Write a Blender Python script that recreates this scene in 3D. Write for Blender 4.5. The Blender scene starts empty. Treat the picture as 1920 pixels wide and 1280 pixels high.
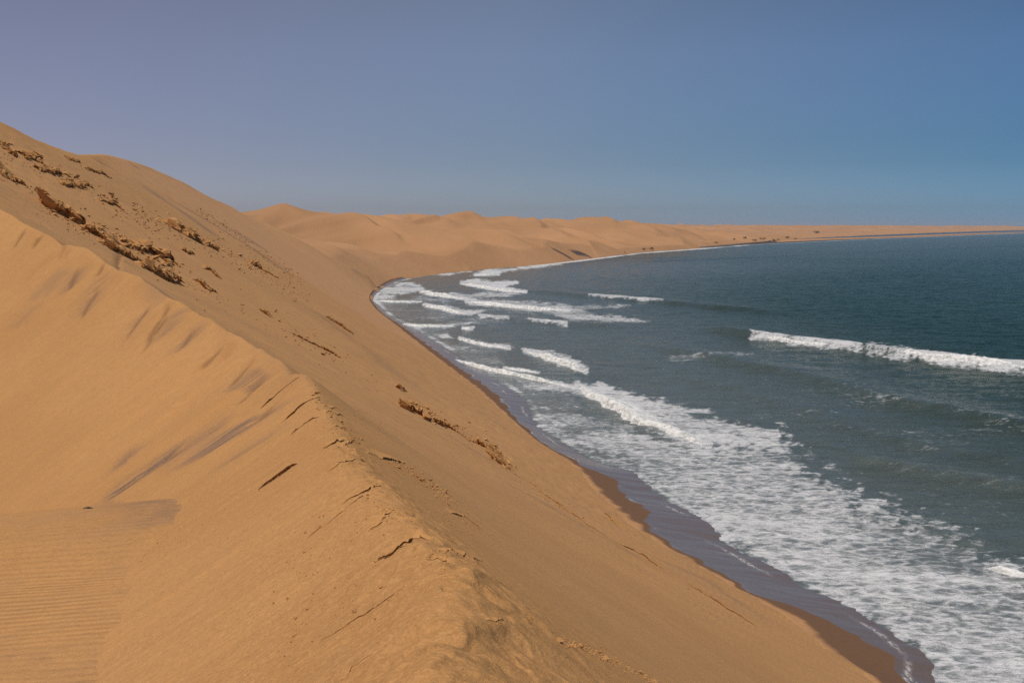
import bpy, math, random
import numpy as np
from mathutils import Vector

# ------------------------------------------------------------------ camera
SC = bpy.context.scene
H = 41.5                     # eye height above the sea, metres
FPX = 2059.0                 # focal length in pixels of a 1920 wide picture
HORIZON = 424.0
PITCH = math.atan((640 - HORIZON) / FPX)
cam_d = bpy.data.cameras.new("camera")
cam_d.sensor_width = 36.0
cam_d.lens = 36.0 * FPX / 1920.0
cam_d.clip_start = 0.1
cam_d.clip_end = 120000
cam = bpy.data.objects.new("camera", cam_d)
SC.collection.objects.link(cam)
cam.location = (0, 0, H)
cam.rotation_euler = (math.pi / 2 - PITCH, 0, 0)
SC.camera = cam

# ------------------------------------------------------------------ light
SUN_EL = math.radians(71)
SUN_DIR = Vector((-0.62 * math.cos(SUN_EL), -0.78 * math.cos(SUN_EL), math.sin(SUN_EL))).normalized()
w = bpy.data.worlds.new("World")
SC.world = w
w.use_nodes = True
nt = w.node_tree
bg = nt.nodes["Background"]
sky = nt.nodes.new("ShaderNodeTexSky")
sky.sky_type = 'NISHITA'
sky.sun_disc = False
sky.sun_elevation = SUN_EL
sky.sun_rotation = math.atan2(SUN_DIR.x, SUN_DIR.y)
sky.altitude = 0
sky.air_density = 0.5
sky.dust_density = 1.0
sky.ozone_density = 4.0
# the sky is milky mauve over the land and clear blue over the cold sea
tc = nt.nodes.new("ShaderNodeTexCoord")
sx = nt.nodes.new("ShaderNodeSeparateXYZ")
nt.links.new(tc.outputs["Generated"], sx.inputs[0])


def _w(kind, sock, lo, hi):
    m_ = nt.nodes.new("ShaderNodeMapRange"); m_.interpolation_type = 'LINEAR'
    m_.inputs[1].default_value = lo; m_.inputs[2].default_value = hi
    nt.links.new(sock, m_.inputs[0]); return m_.outputs[0]


def _mix(f, a, b, mode='MIX'):
    m_ = nt.nodes.new("ShaderNodeMix"); m_.data_type = 'RGBA'; m_.blend_type = mode
    for sock, v in ((m_.inputs[0], f), (m_.inputs[6], a), (m_.inputs[7], b)):
        if isinstance(v, (int, float)): sock.default_value = v
        elif isinstance(v, tuple): sock.default_value = v + (1,)
        else: nt.links.new(v, sock)
    return m_.outputs[2]


_fx = _w('x', sx.outputs[0], -0.42, 0.42)
_fz = _w('z', sx.outputs[2], 0.016, 0.20)
_top = _mix(_fx, (1.95, 1.29, 1.08), (0.865, 1.0, 1.015))
_bot = _mix(_fx, (1.56, 1.22, 1.15), (0.74, 1.03, 1.23))
_mid = nt.nodes.new("ShaderNodeMath"); _mid.operation = 'PINGPONG'; _mid.inputs[1].default_value = 0.5
nt.links.new(_fx, _mid.inputs[0])
_tint = _mix(1.0, _mix(_fz, _bot, _top), _mix(_w('m', _mid.outputs[0], 0.0, 0.5), (1.0, 1.0, 1.0), _mix(_fz, (1.06, 1.0, 0.93), (1.20, 1.20, 1.09))), 'MULTIPLY')
_min = nt.nodes.new("ShaderNodeMath"); _min.operation = 'MINIMUM'
nt.links.new(_w('a', sx.outputs[2], 0.018, 0.055), _min.inputs[0]); nt.links.new(_w('b', sx.outputs[2], 0.15, 0.075), _min.inputs[1])
_tint = _mix(1.0, _tint, _mix(_min.outputs[0], (1.0, 1.0, 1.0), _mix(_fx, (0.97, 0.92, 0.92), (0.73, 0.81, 0.79))), 'MULTIPLY')
_tint = _mix(1.0, _tint, _mix(_w('h', sx.outputs[2], 0.016, 0.002), (1.0, 1.0, 1.0), (1.22, 1.25, 1.30)), 'MULTIPLY')
nt.links.new(_mix(1.0, sky.outputs[0], _tint, 'MULTIPLY'), bg.inputs[0])
bg.inputs[1].default_value = 0.076
sun_d = bpy.data.lights.new("sun", 'SUN')
sun_d.energy = 2.75
sun_d.angle = math.radians(0.5)
sun_d.color = (1.0, 0.95, 0.86)
sun = bpy.data.objects.new("sun", sun_d)
SC.collection.objects.link(sun)
sun.rotation_euler = SUN_DIR.to_track_quat('Z', 'Y').to_euler()
sun.location = (-100, 0, 200)
SC.view_settings.view_transform = 'Standard'
SC.view_settings.look = 'None'
SC.view_settings.exposure = 0.0
SC.view_settings.gamma = 1.0
SC.cycles.use_denoising = False        # keep the grain of the sand

# ------------------------------------------------------------------ numeric helpers
rng = np.random.default_rng(7)
random.seed(7)
_perm = np.arange(256); np.random.default_rng(3).shuffle(_perm)
_perm = np.concatenate([_perm, _perm, _perm]).astype(np.int32)
_ang = np.random.default_rng(5).uniform(0, 2 * math.pi, 256)
_gx, _gy = np.cos(_ang), np.sin(_ang)


def perlin(x, y, seed=0):
    x = np.asarray(x, float) + seed * 17.31
    y = np.asarray(y, float) + seed * 9.77
    xi = np.floor(x); yi = np.floor(y)
    xf = x - xi; yf = y - yi
    xi = xi.astype(np.int64) & 255; yi = yi.astype(np.int64) & 255
    u = xf * xf * xf * (xf * (xf * 6 - 15) + 10)
    v = yf * yf * yf * (yf * (yf * 6 - 15) + 10)

    def g(ix, iy, dx, dy):
        h = _perm[_perm[ix] + iy]
        return _gx[h] * dx + _gy[h] * dy
    n00 = g(xi, yi, xf, yf); n10 = g(xi + 1, yi, xf - 1, yf)
    n01 = g(xi, yi + 1, xf, yf - 1); n11 = g(xi + 1, yi + 1, xf - 1, yf - 1)
    a = n00 + u * (n10 - n00); b = n01 + u * (n11 - n01)
    return (a + v * (b - a)) * 1.5


def fbm(x, y, octaves=4, seed=0, gain=0.5, lac=2.03):
    s = 0; a = 1.0; t = 0
    for o in range(octaves):
        s = s + a * perlin(x, y, seed + o * 3)
        t += a; a *= gain; x = x * lac; y = y * lac
    return s / t


def ridged(x, y, octaves=3, seed=0):
    s = 0; a = 1.0; t = 0
    for o in range(octaves):
        s = s + a * (1 - np.abs(perlin(x, y, seed + o * 3)) * 2)
        t += a; a *= 0.5; x = x * 2.1; y = y * 2.1
    return s / t


def sstep(a, b, x):
    t = np.clip((x - a) / (b - a), 0, 1)
    return t * t * (3 - 2 * t)


class Spline:
    """monotone-ish cubic through (t, value) with linear ends"""
    def __init__(self, t, v):
        t = np.array(t, float); v = np.array(v, float)
        o = np.argsort(t); t = t[o]; v = v[o]
        d = np.diff(v) / np.diff(t)
        m = np.zeros_like(v)
        m[0] = d[0]; m[-1] = d[-1]
        for i in range(1, len(v) - 1):
            if d[i - 1] * d[i] <= 0:
                m[i] = 0
            else:
                h0 = t[i] - t[i - 1]; h1 = t[i + 1] - t[i]
                w1 = 2 * h1 + h0; w2 = h1 + 2 * h0
                m[i] = (w1 + w2) / (w1 / d[i - 1] + w2 / d[i])
        self.t, self.v, self.m = t, v, m

    def __call__(self, x):
        x = np.asarray(x, float)
        t, v, m = self.t, self.v, self.m
        i = np.clip(np.searchsorted(t, x) - 1, 0, len(t) - 2)
        h = t[i + 1] - t[i]
        s = (x - t[i]) / h
        sc = np.clip(s, 0, 1)
        h00 = (1 + 2 * sc) * (1 - sc) ** 2; h10 = sc * (1 - sc) ** 2
        h01 = sc * sc * (3 - 2 * sc); h11 = sc * sc * (sc - 1)
        r = h00 * v[i] + h10 * h * m[i] + h01 * v[i + 1] + h11 * h * m[i + 1]
        r = r + np.where(s < 0, s * h * m[i], 0) + np.where(s > 1, (s - 1) * h * m[i + 1], 0)
        return r


_ca, _sa = math.cos(PITCH), math.sin(PITCH)


def pq(u, v):
    """pixel of the 1920x1280 photograph -> slopes x/y and (z-H)/y of its sight line"""
    a = (np.asarray(u, float) - 960) / FPX
    b = (640 - np.asarray(v, float)) / FPX
    d = _ca + b * _sa
    return a / d, (-_sa + b * _ca) / d


def at_depth(u, v, y):
    p, q = pq(u, v)
    return p * y, y, H + q * y


def on_level(u, v, z=0.0):
    p, q = pq(u, v)
    y = (z - H) / np.minimum(q, -1e-4)
    return p * y, y


def to_pixel(x, y, z):
    p = x / y; q = (z - H) / y
    b = (q * _ca + _sa) / (_ca - q * _sa)
    d = _ca + b * _sa
    return 960 + p * d * FPX, 640 - b * FPX


# ------------------------------------------------------------------ the lie of the land
# foot of the dune, upper edge of the glossy wet sand, water's edge: x as a function of y
Z_FOOT = 1.7
foot_px = [(1900, 1500), (1650, 1280), (1580, 1234), (1520, 1190), (1470, 1148), (1430, 1128), (1310, 1060), (1230, 1013), (1165, 965),
           (1120, 920), (1088, 882), (1000, 822), (950, 778), (900, 733), (830, 680), (770, 632), (730, 600), (700, 574), (692, 556),
           (702, 541), (728, 525), (800, 512), (900, 502), (1000, 494), (1100, 483), (1200, 471.5), (1300, 464.5), (1400, 457), (1500, 452),
           (1600, 448), (1700, 444.6), (1800, 440.6), (1920, 436.0), (2050, 433)]
water_px = [(2000, 1470), (1745, 1275), (1752, 1240), (1705, 1206), (1655, 1178), (1600, 1140), (1530, 1110), (1445, 1060), (1360, 1018),
            (1335, 985), (1236, 930), (1190, 888), (1110, 862), (1050, 828), (1005, 795), (985, 755), (930, 712), (880, 680), (822, 645),
            (765, 610), (735, 596), (712, 575), (699, 560), (712, 545), (740, 529), (806, 515), (905, 504), (1000, 496.5), (1100, 485.3), (1200, 473.2),
            (1300, 466), (1400, 458.4), (1500, 453.2), (1600, 449), (1700, 445.4), (1800, 441.2), (1920, 436.5), (2050, 433.4)]


def curve_from(px, z):
    X, Y = on_level([p[0] for p in px], [p[1] for p in px], z)
    return X, Y


_X, _Y = curve_from(foot_px, Z_FOOT)
_X = np.concatenate([[62, 55], _X]); _Y = np.concatenate([[-60, 0], _Y])
XF = Spline(_Y, _X)
_X, _Y = curve_from(water_px, 0.0)
_X = np.concatenate([[84, 75], _X]); _Y = np.concatenate([[-60, 0], _Y])
XW_ = Spline(_Y, _X)


def XW(y):
    return np.maximum(XW_(y), XF(y) + 0.5)


# crest of the dune: pixel + distance
crest_px = [(835, 1280, 5.2), (838, 1180, 6.8), (850, 1085, 8.8), (800, 1010, 11.5), (722, 925, 16), (652, 850, 23), (610, 770, 33), (572, 710, 44),
            (490, 655, 53), (415, 605, 62), (340, 568, 70), (262, 520, 79), (152, 468, 90), (62, 422, 100), (0, 392, 107)]
_c = [at_depth(u, v, d) for u, v, d in crest_px]
_c = [(0.6, -60, 41.0), (0.3, -20, 40.2), (-0.15, 0, 39.35), (-0.25, 2.5, 39.25)] + [(float(a), float(b), float(c)) for a, b, c in _c]
_c += [(-64, 128, 49), (-80, 150, 54.5)]
for u, v, d in [(0, 228, 190), (60, 258, 212), (130, 284, 240), (165, 288, 285), (205, 289, 330), (262, 305, 395), (330, 334, 480), (392, 368, 560),
                (440, 391, 620), (560, 447, 662), (640, 491, 694), (690, 516, 722)]:
    a, b, c = at_depth(u, v, d)
    _c.append((float(a), float(b), float(c)))
_c += [(-96, 745, 3.0), (-98, 780, 1.0), (-100, 900, 0.0)]
XC_ = Spline([c[1] for c in _c], [c[0] for c in _c])
ZC_ = Spline([c[1] for c in _c], [c[2] for c in _c])


def XC(y):
    return np.minimum(XC_(y), XF(y) - 3.0)


def smin(a, b, k):
    h = np.clip(0.5 + 0.5 * (b - a) / k, 0, 1)
    return b + (a - b) * h - k * h * (1 - h)


def dune_base(x, y):
    xf = XF(y); xc = XC(y); zc = np.maximum(ZC_(y), Z_FOOT + 0.8)
    t = (xf - x) / (xf - xc)
    bulge = 0.10 * sstep(20, 90, y) * (1 - sstep(500, 650, y))
    tt = np.where(t > 0, t - bulge * t * (1 - t), t * 1.2)
    zr = Z_FOOT + (zc - Z_FOOT) * tt
    dxc = (XC(y + 0.5) - XC(y - 0.5))
    m = np.where(y < 112, 0.64 / np.sqrt(1 + dxc * dxc), 0.3)
    m = np.where(y > 100, 0.64 / np.sqrt(1 + dxc * dxc) * (1 - sstep(100, 150, y)) + 0.3 * sstep(100, 150, y), m)
    dl = xc - x
    zl = zc - m * dl
    zl = np.where(y > 100, np.maximum(zl, zc - 12 + 0 * x) * sstep(100, 150, y) + zl * (1 - sstep(100, 150, y)), zl)
    k = 0.25 + 0.35 * sstep(0, 20, y) * (1 - sstep(25, 60, y)) + 1.6 * sstep(150, 400, y)
    return smin(zr, zl, k)


floor_px = [(0, 976), (80, 966), (160, 955), (230, 944), (300, 935), (340, 941), (326, 985), (290, 1020), (252, 1060), (244, 1100), (222, 1170), (200, 1230), (180, 1285)]
_FX = _FZ = None


def floor_z(x, y):
    yy = np.clip(y, 2, 54)
    return _FZ(yy) + 0.10 * (x - _FX(yy)) + 0.10 * perlin(x / 7, y / 7, 11) * sstep(0, 3, _FX(yy) - x)


# ------------------------------------------------------------------ mesh helpers
COL = SC.collection


def grid_mesh(name, X, Y, Z, mat, attrs=None, uv=None, keep=None):
    nr, nc = X.shape
    co = np.stack([X, Y, Z], -1).reshape(-1, 3).astype(np.float32)
    idx = np.arange(nr * nc).reshape(nr, nc)
    f = np.stack([idx[:-1, :-1], idx[:-1, 1:], idx[1:, 1:], idx[1:, :-1]], -1).reshape(-1, 4)
    if keep is not None:
        k = keep.reshape(-1)
        f = f[k[f].any(1)]
        used = np.zeros(nr * nc, bool); used[f.reshape(-1)] = True
        remap = np.cumsum(used) - 1
        f = remap[f]; co = co[used]
    else:
        used = np.ones(nr * nc, bool)
    me = bpy.data.meshes.new(name)
    me.vertices.add(len(co)); me.vertices.foreach_set("co", co.reshape(-1))
    n = len(f)
    me.loops.add(n * 4); me.loops.foreach_set("vertex_index", f.reshape(-1).astype(np.int32))
    me.polygons.add(n)
    me.polygons.foreach_set("loop_start", np.arange(0, n * 4, 4, dtype=np.int32))
    me.polygons.foreach_set("use_smooth", np.ones(n, bool))
    for an, av in (attrs or {}).items():
        if av.ndim == 3:
            at = me.attributes.new(an, 'FLOAT_VECTOR', 'POINT')
            at.data.foreach_set("vector", av.reshape(-1, 3)[used].astype(np.float32).reshape(-1))
        else:
            at = me.attributes.new(an, 'FLOAT', 'POINT')
            at.data.foreach_set("value", av.reshape(-1)[used].astype(np.float32))
    me.update(calc_edges=True); me.validate()
    me.materials.append(mat)
    o = bpy.data.objects.new(name, me)
    COL.objects.link(o)
    return o


def poly_mesh(name, co, faces, mat, smooth=False):
    me = bpy.data.meshes.new(name)
    me.from_pydata([tuple(map(float, c)) for c in co], [], [tuple(map(int, f)) for f in faces])
    if smooth:
        me.polygons.foreach_set("use_smooth", np.ones(len(me.polygons), bool))
    me.update()
    me.materials.append(mat)
    return me


def structure(o):
    o["kind"] = "structure"; return o


def tag(o, label, cat, group=None):
    o["label"] = label; o["category"] = cat
    if group: o["group"] = group
    return o


def seg_dist(x, y, P):
    """distance in plan to a polyline, side (+ left of travel), and fraction along it"""
    P = np.asarray(P, float)
    best = np.full(np.shape(x), 1e9); side = np.zeros(np.shape(x)); frac = np.zeros(np.shape(x))
    L = np.concatenate([[0], np.cumsum(np.hypot(*np.diff(P, axis=0).T))])
    for i in range(len(P) - 1):
        ax, ay = P[i]; bx, by = P[i + 1]
        dx, dy = bx - ax, by - ay
        l2 = dx * dx + dy * dy + 1e-12
        t = np.clip(((x - ax) * dx + (y - ay) * dy) / l2, 0, 1)
        ex = x - (ax + t * dx); ey = y - (ay + t * dy)
        d = np.hypot(ex, ey)
        m = d < best
        best = np.where(m, d, best)
        side = np.where(m, np.sign(dx * ey - dy * ex), side)
        frac = np.where(m, (L[i] + t * (L[i + 1] - L[i])) / L[-1], frac)
    return best, side, frac


def hit(u, v, zf, y0=2.0, y1=900.0):
    """where the sight line of a pixel meets a ground function"""
    p, q = pq(u, v)
    ys = np.geomspace(y0, y1, 4000)
    g = zf(p * ys, ys) - (H + q * ys)
    k = np.argmax(g > 0)
    if g[k] <= 0: k = len(ys) - 1
    a, b = ys[max(k - 1, 0)], ys[k]
    for _ in range(30):
        mid = 0.5 * (a + b)
        if zf(np.array([p * mid]), np.array([mid]))[0] > H + q * mid: b = mid
        else: a = mid
    return np.array([p * b, b, H + q * b])


# ------------------------------------------------------------------ material helpers
class NT:
    def __init__(self, name):
        self.m = bpy.data.materials.new(name); self.m.use_nodes = True
        self.t = self.m.node_tree; self.b = self.t.nodes["Principled BSDF"]

    def n(self, kind, **kw):
        nd = self.t.nodes.new("ShaderNode" + kind)
        for k, v in kw.items():
            if k.startswith("i_"): nd.inputs[k[2:].replace("_", " ")].default_value = v
            else: setattr(nd, k, v)
        return nd

    def l(self, a, b):
        self.t.links.new(a, b)

    def attr(self, name):
        return self.n("Attribute", attribute_name=name)

    def pos(self, scale=(1, 1, 1), src=None):
        mp = self.n("Mapping"); mp.inputs["Scale"].default_value = scale
        if src is None: src = self.n("NewGeometry").outputs["Position"]
        self.l(src, mp.inputs["Vector"]); return mp.outputs[0]

    def noise(self, vec, scale, detail=4, rough=0.55, dist=0.0):
        nd = self.n("TexNoise"); nd.inputs["Scale"].default_value = scale; nd.inputs["Detail"].default_value = detail
        nd.inputs["Roughness"].default_value = rough; nd.inputs["Distortion"].default_value = dist
        self.l(vec, nd.inputs["Vector"]); return nd.outputs["Fac"]

    def math(self, op, a, b=None, c=None, clamp=False):
        nd = self.n("Math", operation=op, use_clamp=clamp)
        for i, s in enumerate((a, b, c)):
            if s is None: continue
            if isinstance(s, (int, float)): nd.inputs[i].default_value = s
            else: self.l(s, nd.inputs[i])
        return nd.outputs[0]

    def map(self, v, a, b, c=0.0, d=1.0, smooth=True):
        nd = self.n("MapRange", interpolation_type='SMOOTHSTEP' if smooth else 'LINEAR')
        for i, s in enumerate((v, a, b, c, d)):
            if isinstance(s, (int, float)): nd.inputs[i].default_value = s
            else: self.l(s, nd.inputs[i])
        return nd.outputs[0]

    def mix(self, f, a, b, mode='MIX'):
        nd = self.n("Mix", data_type='RGBA', blend_type=mode)
        for s, k in ((f, 0), (a, 6), (b, 7)):
            if isinstance(s, (int, float)): nd.inputs[k].default_value = s
            elif isinstance(s, tuple): nd.inputs[k].default_value = s + (1,)
            else: self.l(s, nd.inputs[k])
        return nd.outputs[2]

    def bump(self, h, strength, distance, prev=None):
        nd = self.n("Bump"); nd.inputs["Strength"].default_value = strength; nd.inputs["Distance"].default_value = distance
        self.l(h, nd.inputs["Height"])
        if prev is not None: self.l(prev, nd.inputs["Normal"])
        return nd.outputs[0]


SAND = (0.485, 0.252, 0.090)
SAND_PALE = (0.55, 0.292, 0.110)
SAND_GREY = (0.42, 0.237, 0.112)
DAMP = (0.17, 0.085, 0.036)  # darker brown for the slits in the wall
MINERAL = (0.135, 0.103, 0.095)


def sand_material(name, far=False):
    t = NT(name)
    P = t.pos()
    uv = t.attr("flow").outputs["Vector"]          # x: along the crest, y: down the slope
    st = t.pos((1, 0.06, 1), uv)
    s1 = t.noise(st, 1.1, 5, 0.6)
    s2 = t.noise(t.pos((1, 0.045, 1), uv), 5.0, 4, 0.6)
    s3 = t.noise(t.pos((1, 0.03, 1), uv), 11.0, 4, 0.7, 0.3)
    g2 = t.noise(P, 11.0, 3, 0.8)
    patch_ = t.noise(P, 0.35, 4, 0.6)
    big = t.noise(P, 0.06, 4, 0.6)
    grain = t.noise(P, 38.0, 2, 0.7)
    mid = t.noise(P, 2.2, 5, 0.6)
    c = t.mix(t.map(big, 0.35, 0.65), SAND, SAND_PALE)
    grey = t.attr("grey").outputs["Fac"]
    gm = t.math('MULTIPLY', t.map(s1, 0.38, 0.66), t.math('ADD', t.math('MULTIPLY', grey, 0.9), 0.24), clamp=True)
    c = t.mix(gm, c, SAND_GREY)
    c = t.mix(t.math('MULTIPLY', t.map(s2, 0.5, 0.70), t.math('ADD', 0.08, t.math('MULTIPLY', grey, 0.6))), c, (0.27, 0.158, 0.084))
    thin = t.math('MULTIPLY', t.map(s3, 0.57, 0.70), t.map(patch_, 0.42, 0.62, 0.0, 0.5))
    c = t.mix(thin, c, (0.24, 0.125, 0.055))
    c = t.mix(t.map(mid, 0.3, 0.7, 0.0, 0.26), c, (0.38, 0.195, 0.072))
    c = t.mix(t.attr("pale").outputs["Fac"], c, (0.54, 0.302, 0.155))
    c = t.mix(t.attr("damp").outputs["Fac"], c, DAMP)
    dk = t.math('MULTIPLY', t.attr("mineral").outputs["Fac"], t.map(t.math('ADD', t.math('MULTIPLY', s2, 0.75), t.math('MULTIPLY', s1, 0.25)), 0.33, 0.54))
    c = t.mix(dk, c, MINERAL)
    c = t.mix(t.map(grain, 0.48, 0.68, 0.0, 0.32), c, (0.27, 0.145, 0.06))
    c = t.mix(t.map(g2, 0.45, 0.70, 0.0, 0.36), c, (0.30, 0.155, 0.060))
    c = t.mix(t.map(g2, 0.50, 0.30, 0.0, 0.35), c, (0.62, 0.335, 0.130))
    c = t.mix(t.map(grain, 0.50, 0.35, 0.0, 0.30), c, (0.64, 0.36, 0.15))
    t.l(c, t.b.inputs["Base Color"])
    t.b.inputs["Roughness"].default_value = 0.95
    t.b.inputs["Specular IOR Level"].default_value = 0.12
    # ripples of the wind, grains, fall lines
    rp = t.n("TexWave", wave_type='BANDS', bands_direction='Y', wave_profile='SIN')
    rp.inputs["Scale"].default_value = 1.0; rp.inputs["Distortion"].default_value = 2.2
    rp.inputs["Detail"].default_value = 2.5; rp.inputs["Detail Scale"].default_value = 0.55
    t.l(t.attr("ripple_space").outputs["Vector"], rp.inputs["Vector"])
    rh = t.math('MULTIPLY', rp.outputs["Fac"], t.attr("ripple").outputs["Fac"])
    b = t.bump(rh, 1.0, 0.05)
    b = t.bump(s2, 0.45, 0.10, b)
    b = t.bump(s3, 0.4, 0.03, b)
    b = t.bump(mid, 0.25, 0.10, b)
    b = t.bump(g2, 0.4, 0.03, b)
    b = t.bump(grain, 0.45, 0.012, b)
    t.l(b, t.b.inputs["Normal"])
    return t.m


M_SAND = sand_material("dune_sand")


def hills_material():
    t = NT("far_dune_sand")
    P = t.pos()
    big = t.noise(P, 0.004, 5, 0.6)
    mid = t.noise(t.pos((1, 0.35, 1)), 0.02, 6, 0.65)
    c = t.mix(t.map(big, 0.35, 0.65), (0.40, 0.220, 0.105), (0.475, 0.264, 0.130))
    c = t.mix(t.map(mid, 0.52, 0.75, 0, 0.35), c, (0.36, 0.215, 0.12))
    c = t.mix(t.attr("damp").outputs["Fac"], c, (0.06, 0.05, 0.055))
    t.l(c, t.b.inputs["Base Color"])
    t.b.inputs["Roughness"].default_value = 0.95
    t.b.inputs["Specular IOR Level"].default_value = 0.1
    t.l(t.bump(mid, 0.5, 4.0), t.b.inputs["Normal"])
    return t.m


def beach_material():
    t = NT("beach_sand")
    P = t.pos()
    wet = t.attr("wet").outputs["Fac"]          # 0 dry ... 0.5 moist ... 1 glossy
    n = t.noise(P, 0.35, 5, 0.6)
    fine = t.noise(t.pos((1, 0.4, 1)), 3.0, 5, 0.6)
    wv = t.math('ADD', wet, t.math('MULTIPLY', t.math('SUBTRACT', n, 0.5), 0.18))
    c = t.mix(t.map(wv, 0.10, 0.30), (0.46, 0.25, 0.115), (0.165, 0.092, 0.052))
    c = t.mix(t.map(wv, 0.58, 0.70), c, (0.150, 0.113, 0.092))
    c = t.mix(t.map(fine, 0.4, 0.8, 0, 0.3), c, (0.10, 0.055, 0.035))
    fo = t.math('MULTIPLY', t.attr("foam").outputs["Fac"], t.map(fine, 0.40, 0.58))
    c = t.mix(fo, c, (0.72, 0.72, 0.70))
    t.l(c, t.b.inputs["Base Color"])
    t.l(t.math('ADD', t.map(wv, 0.55, 0.72, 0.85, 0.20), t.math('MULTIPLY', fo, 0.5), clamp=True), t.b.inputs["Roughness"])
    t.l(t.map(wv, 0.55, 0.72, 0.15, 0.35), t.b.inputs["Specular IOR Level"])
    t.l(t.bump(fine, 0.15, 0.03), t.b.inputs["Normal"])
    return t.m


def sea_material():
    t = NT("sea_water")
    P = t.pos()
    sh = t.attr("shallow").outputs["Fac"]
    foam = t.attr("foam").outputs["Fac"]
    lace_a = t.attr("lace").outputs["Fac"]
    big = t.noise(t.pos((0.25, 1, 1)), 0.010, 4, 0.6)
    c = t.mix(t.map(big, 0.35, 0.65), (0.006, 0.030, 0.020), (0.010, 0.039, 0.026))
    c = t.mix(t.math('POWER', sh, 0.8), c, (0.115, 0.140, 0.138))
    c = t.mix(t.attr("weed").outputs["Fac"], c, (0.004, 0.012, 0.018))
    # foam: lace of bubbles torn by the swell
    vv = t.n("TexVoronoi", feature='DISTANCE_TO_EDGE'); vv.inputs["Scale"].default_value = 0.42
    warp = t.n("TexNoise"); warp.inputs["Scale"].default_value = 0.5; warp.inputs["Detail"].default_value = 4
    t.l(P, warp.inputs["Vector"])
    add = t.n("VectorMath", operation='MULTIPLY_ADD'); add.inputs[1].default_value = (3.0, 3.0, 0)
    t.l(warp.outputs["Color"], add.inputs[0]); t.l(t.pos((0.8, 1, 1)), add.inputs[2])
    t.l(add.outputs[0], vv.inputs["Vector"])
    lace = t.math('POWER', t.map(vv.outputs["Distance"], 0.0, 0.40, 1.0, 0.0, smooth=False), 1.6)
    f1 = t.noise(t.pos((0.6, 1, 1)), 0.75, 8, 0.72, 1.0)
    f2 = t.noise(t.pos((0.5, 1, 1)), 0.055, 6, 0.65, 0.6)
    tex = t.math('ADD', t.math('MULTIPLY', f1, 0.58), t.math('ADD', t.math('MULTIPLY', f2, 0.46), t.math('MULTIPLY', lace, 0.13)))
    thr = t.math('SUBTRACT', 0.79, t.math('MULTIPLY', foam, 0.37))
    fm = t.map(t.math('SUBTRACT', tex, thr), -0.08, 0.17)
    fm = t.math('MULTIPLY', fm, t.map(foam, 0.0, 0.08))
    fcol = t.mix(f1, (0.48, 0.51, 0.54), (0.80, 0.81, 0.80))
    milk = t.math('MULTIPLY', t.map(foam, 0.1, 0.8), t.map(f2, 0.35, 0.65, 0.25, 0.70))
    c = t.mix(milk, c, (0.26, 0.285, 0.285))
    c2 = t.mix(fm, c, fcol)
    t.l(c2, t.b.inputs["Base Color"])
    t.l(t.map(fm, 0, 1, 0.14, 0.75), t.b.inputs["Roughness"])
    t.l(t.math('ADD', t.math('MULTIPLY', fm, 0.1), t.map(sh, 0.0, 0.6, 0.030, 0.16)), t.b.inputs["Specular IOR Level"])
    t.b.inputs["IOR"].default_value = 1.33
    w1 = t.noise(t.pos((0.45, 1, 1)), 0.22, 6, 0.62, 0.5)
    w2 = t.noise(t.pos((0.5, 1, 1)), 1.2, 5, 0.65, 0.4)
    b = t.bump(w1, 1.0, 2.4)
    b = t.bump(w2, 1.0, 0.40, b)
    b = t.bump(t.math('MULTIPLY', fm, 1.0), 0.5, 0.15, b)
    t.l(b, t.b.inputs["Normal"])
    return t.m


M_HILL = hills_material()
M_BEACH = beach_material()
M_SEA = sea_material()

# ------------------------------------------------------------------ dune
def flow_coords(x, y):
    xc = XC(y)
    k = -(XC(y + 0.5) - XC(y - 0.5))
    dl = xc - x
    s = np.where(dl > 0, y + np.clip(k, 0, 0.9) * dl, y + 0.22 * dl)
    return s, np.abs(dl), dl


def dune_mid(x, y):
    """broad shape plus slumps and flutes, used to place things"""
    z = dune_base(x, y)
    s, ad, dl = flow_coords(x, y)
    left = sstep(-0.3, 0.6, dl) * (1 - sstep(105, 130, y))
    far = sstep(25, 60, y)
    # cusps and flutes under the crest of the hollow's wall
    fl = ridged(s / 6.5, ad / 60, 3, 21)
    z = z + left * far * 1.1 * (fl - 0.55) * np.exp(-ad / 7.0) * sstep(0.2, 1.5, ad)
    z = z + left * 0.10 * ridged(s / 2.2, ad / 30, 2, 25) * sstep(6, 20, y) * sstep(0.3, 3, ad)
    cusp = sstep(28, 48, y) * (1 - sstep(108, 125, y))
    z = z + cusp * 0.9 * (np.abs(perlin(s / 9.0, 0 * s, 31)) - 0.3) * np.exp(-(dl / 2.2) ** 2)
    z = z + 0.45 * fbm(y / 5.0, x / 9.0, 3, 45) * np.exp(-((XF(y) - x) / 5.0) ** 2) * (1 - sstep(350, 600, y))
    # seaward face: shallow fall-line troughs and swells
    right = sstep(0.5, 4, -dl) * sstep(8, 30, y)
    amp = 0.25 + 0.9 * sstep(80, 250, y)
    z = z + right * amp * 0.55 * fbm(s / 22, ad / 90, 3, 41) * sstep(0, 12, XF(y) - x)
    return z


_fp = np.array([hit(u, v, dune_base) for u, v in floor_px])
_FX = Spline(_fp[:, 1], _fp[:, 0]); _FZ = Spline(_fp[:, 1], _fp[:, 2])

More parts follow.
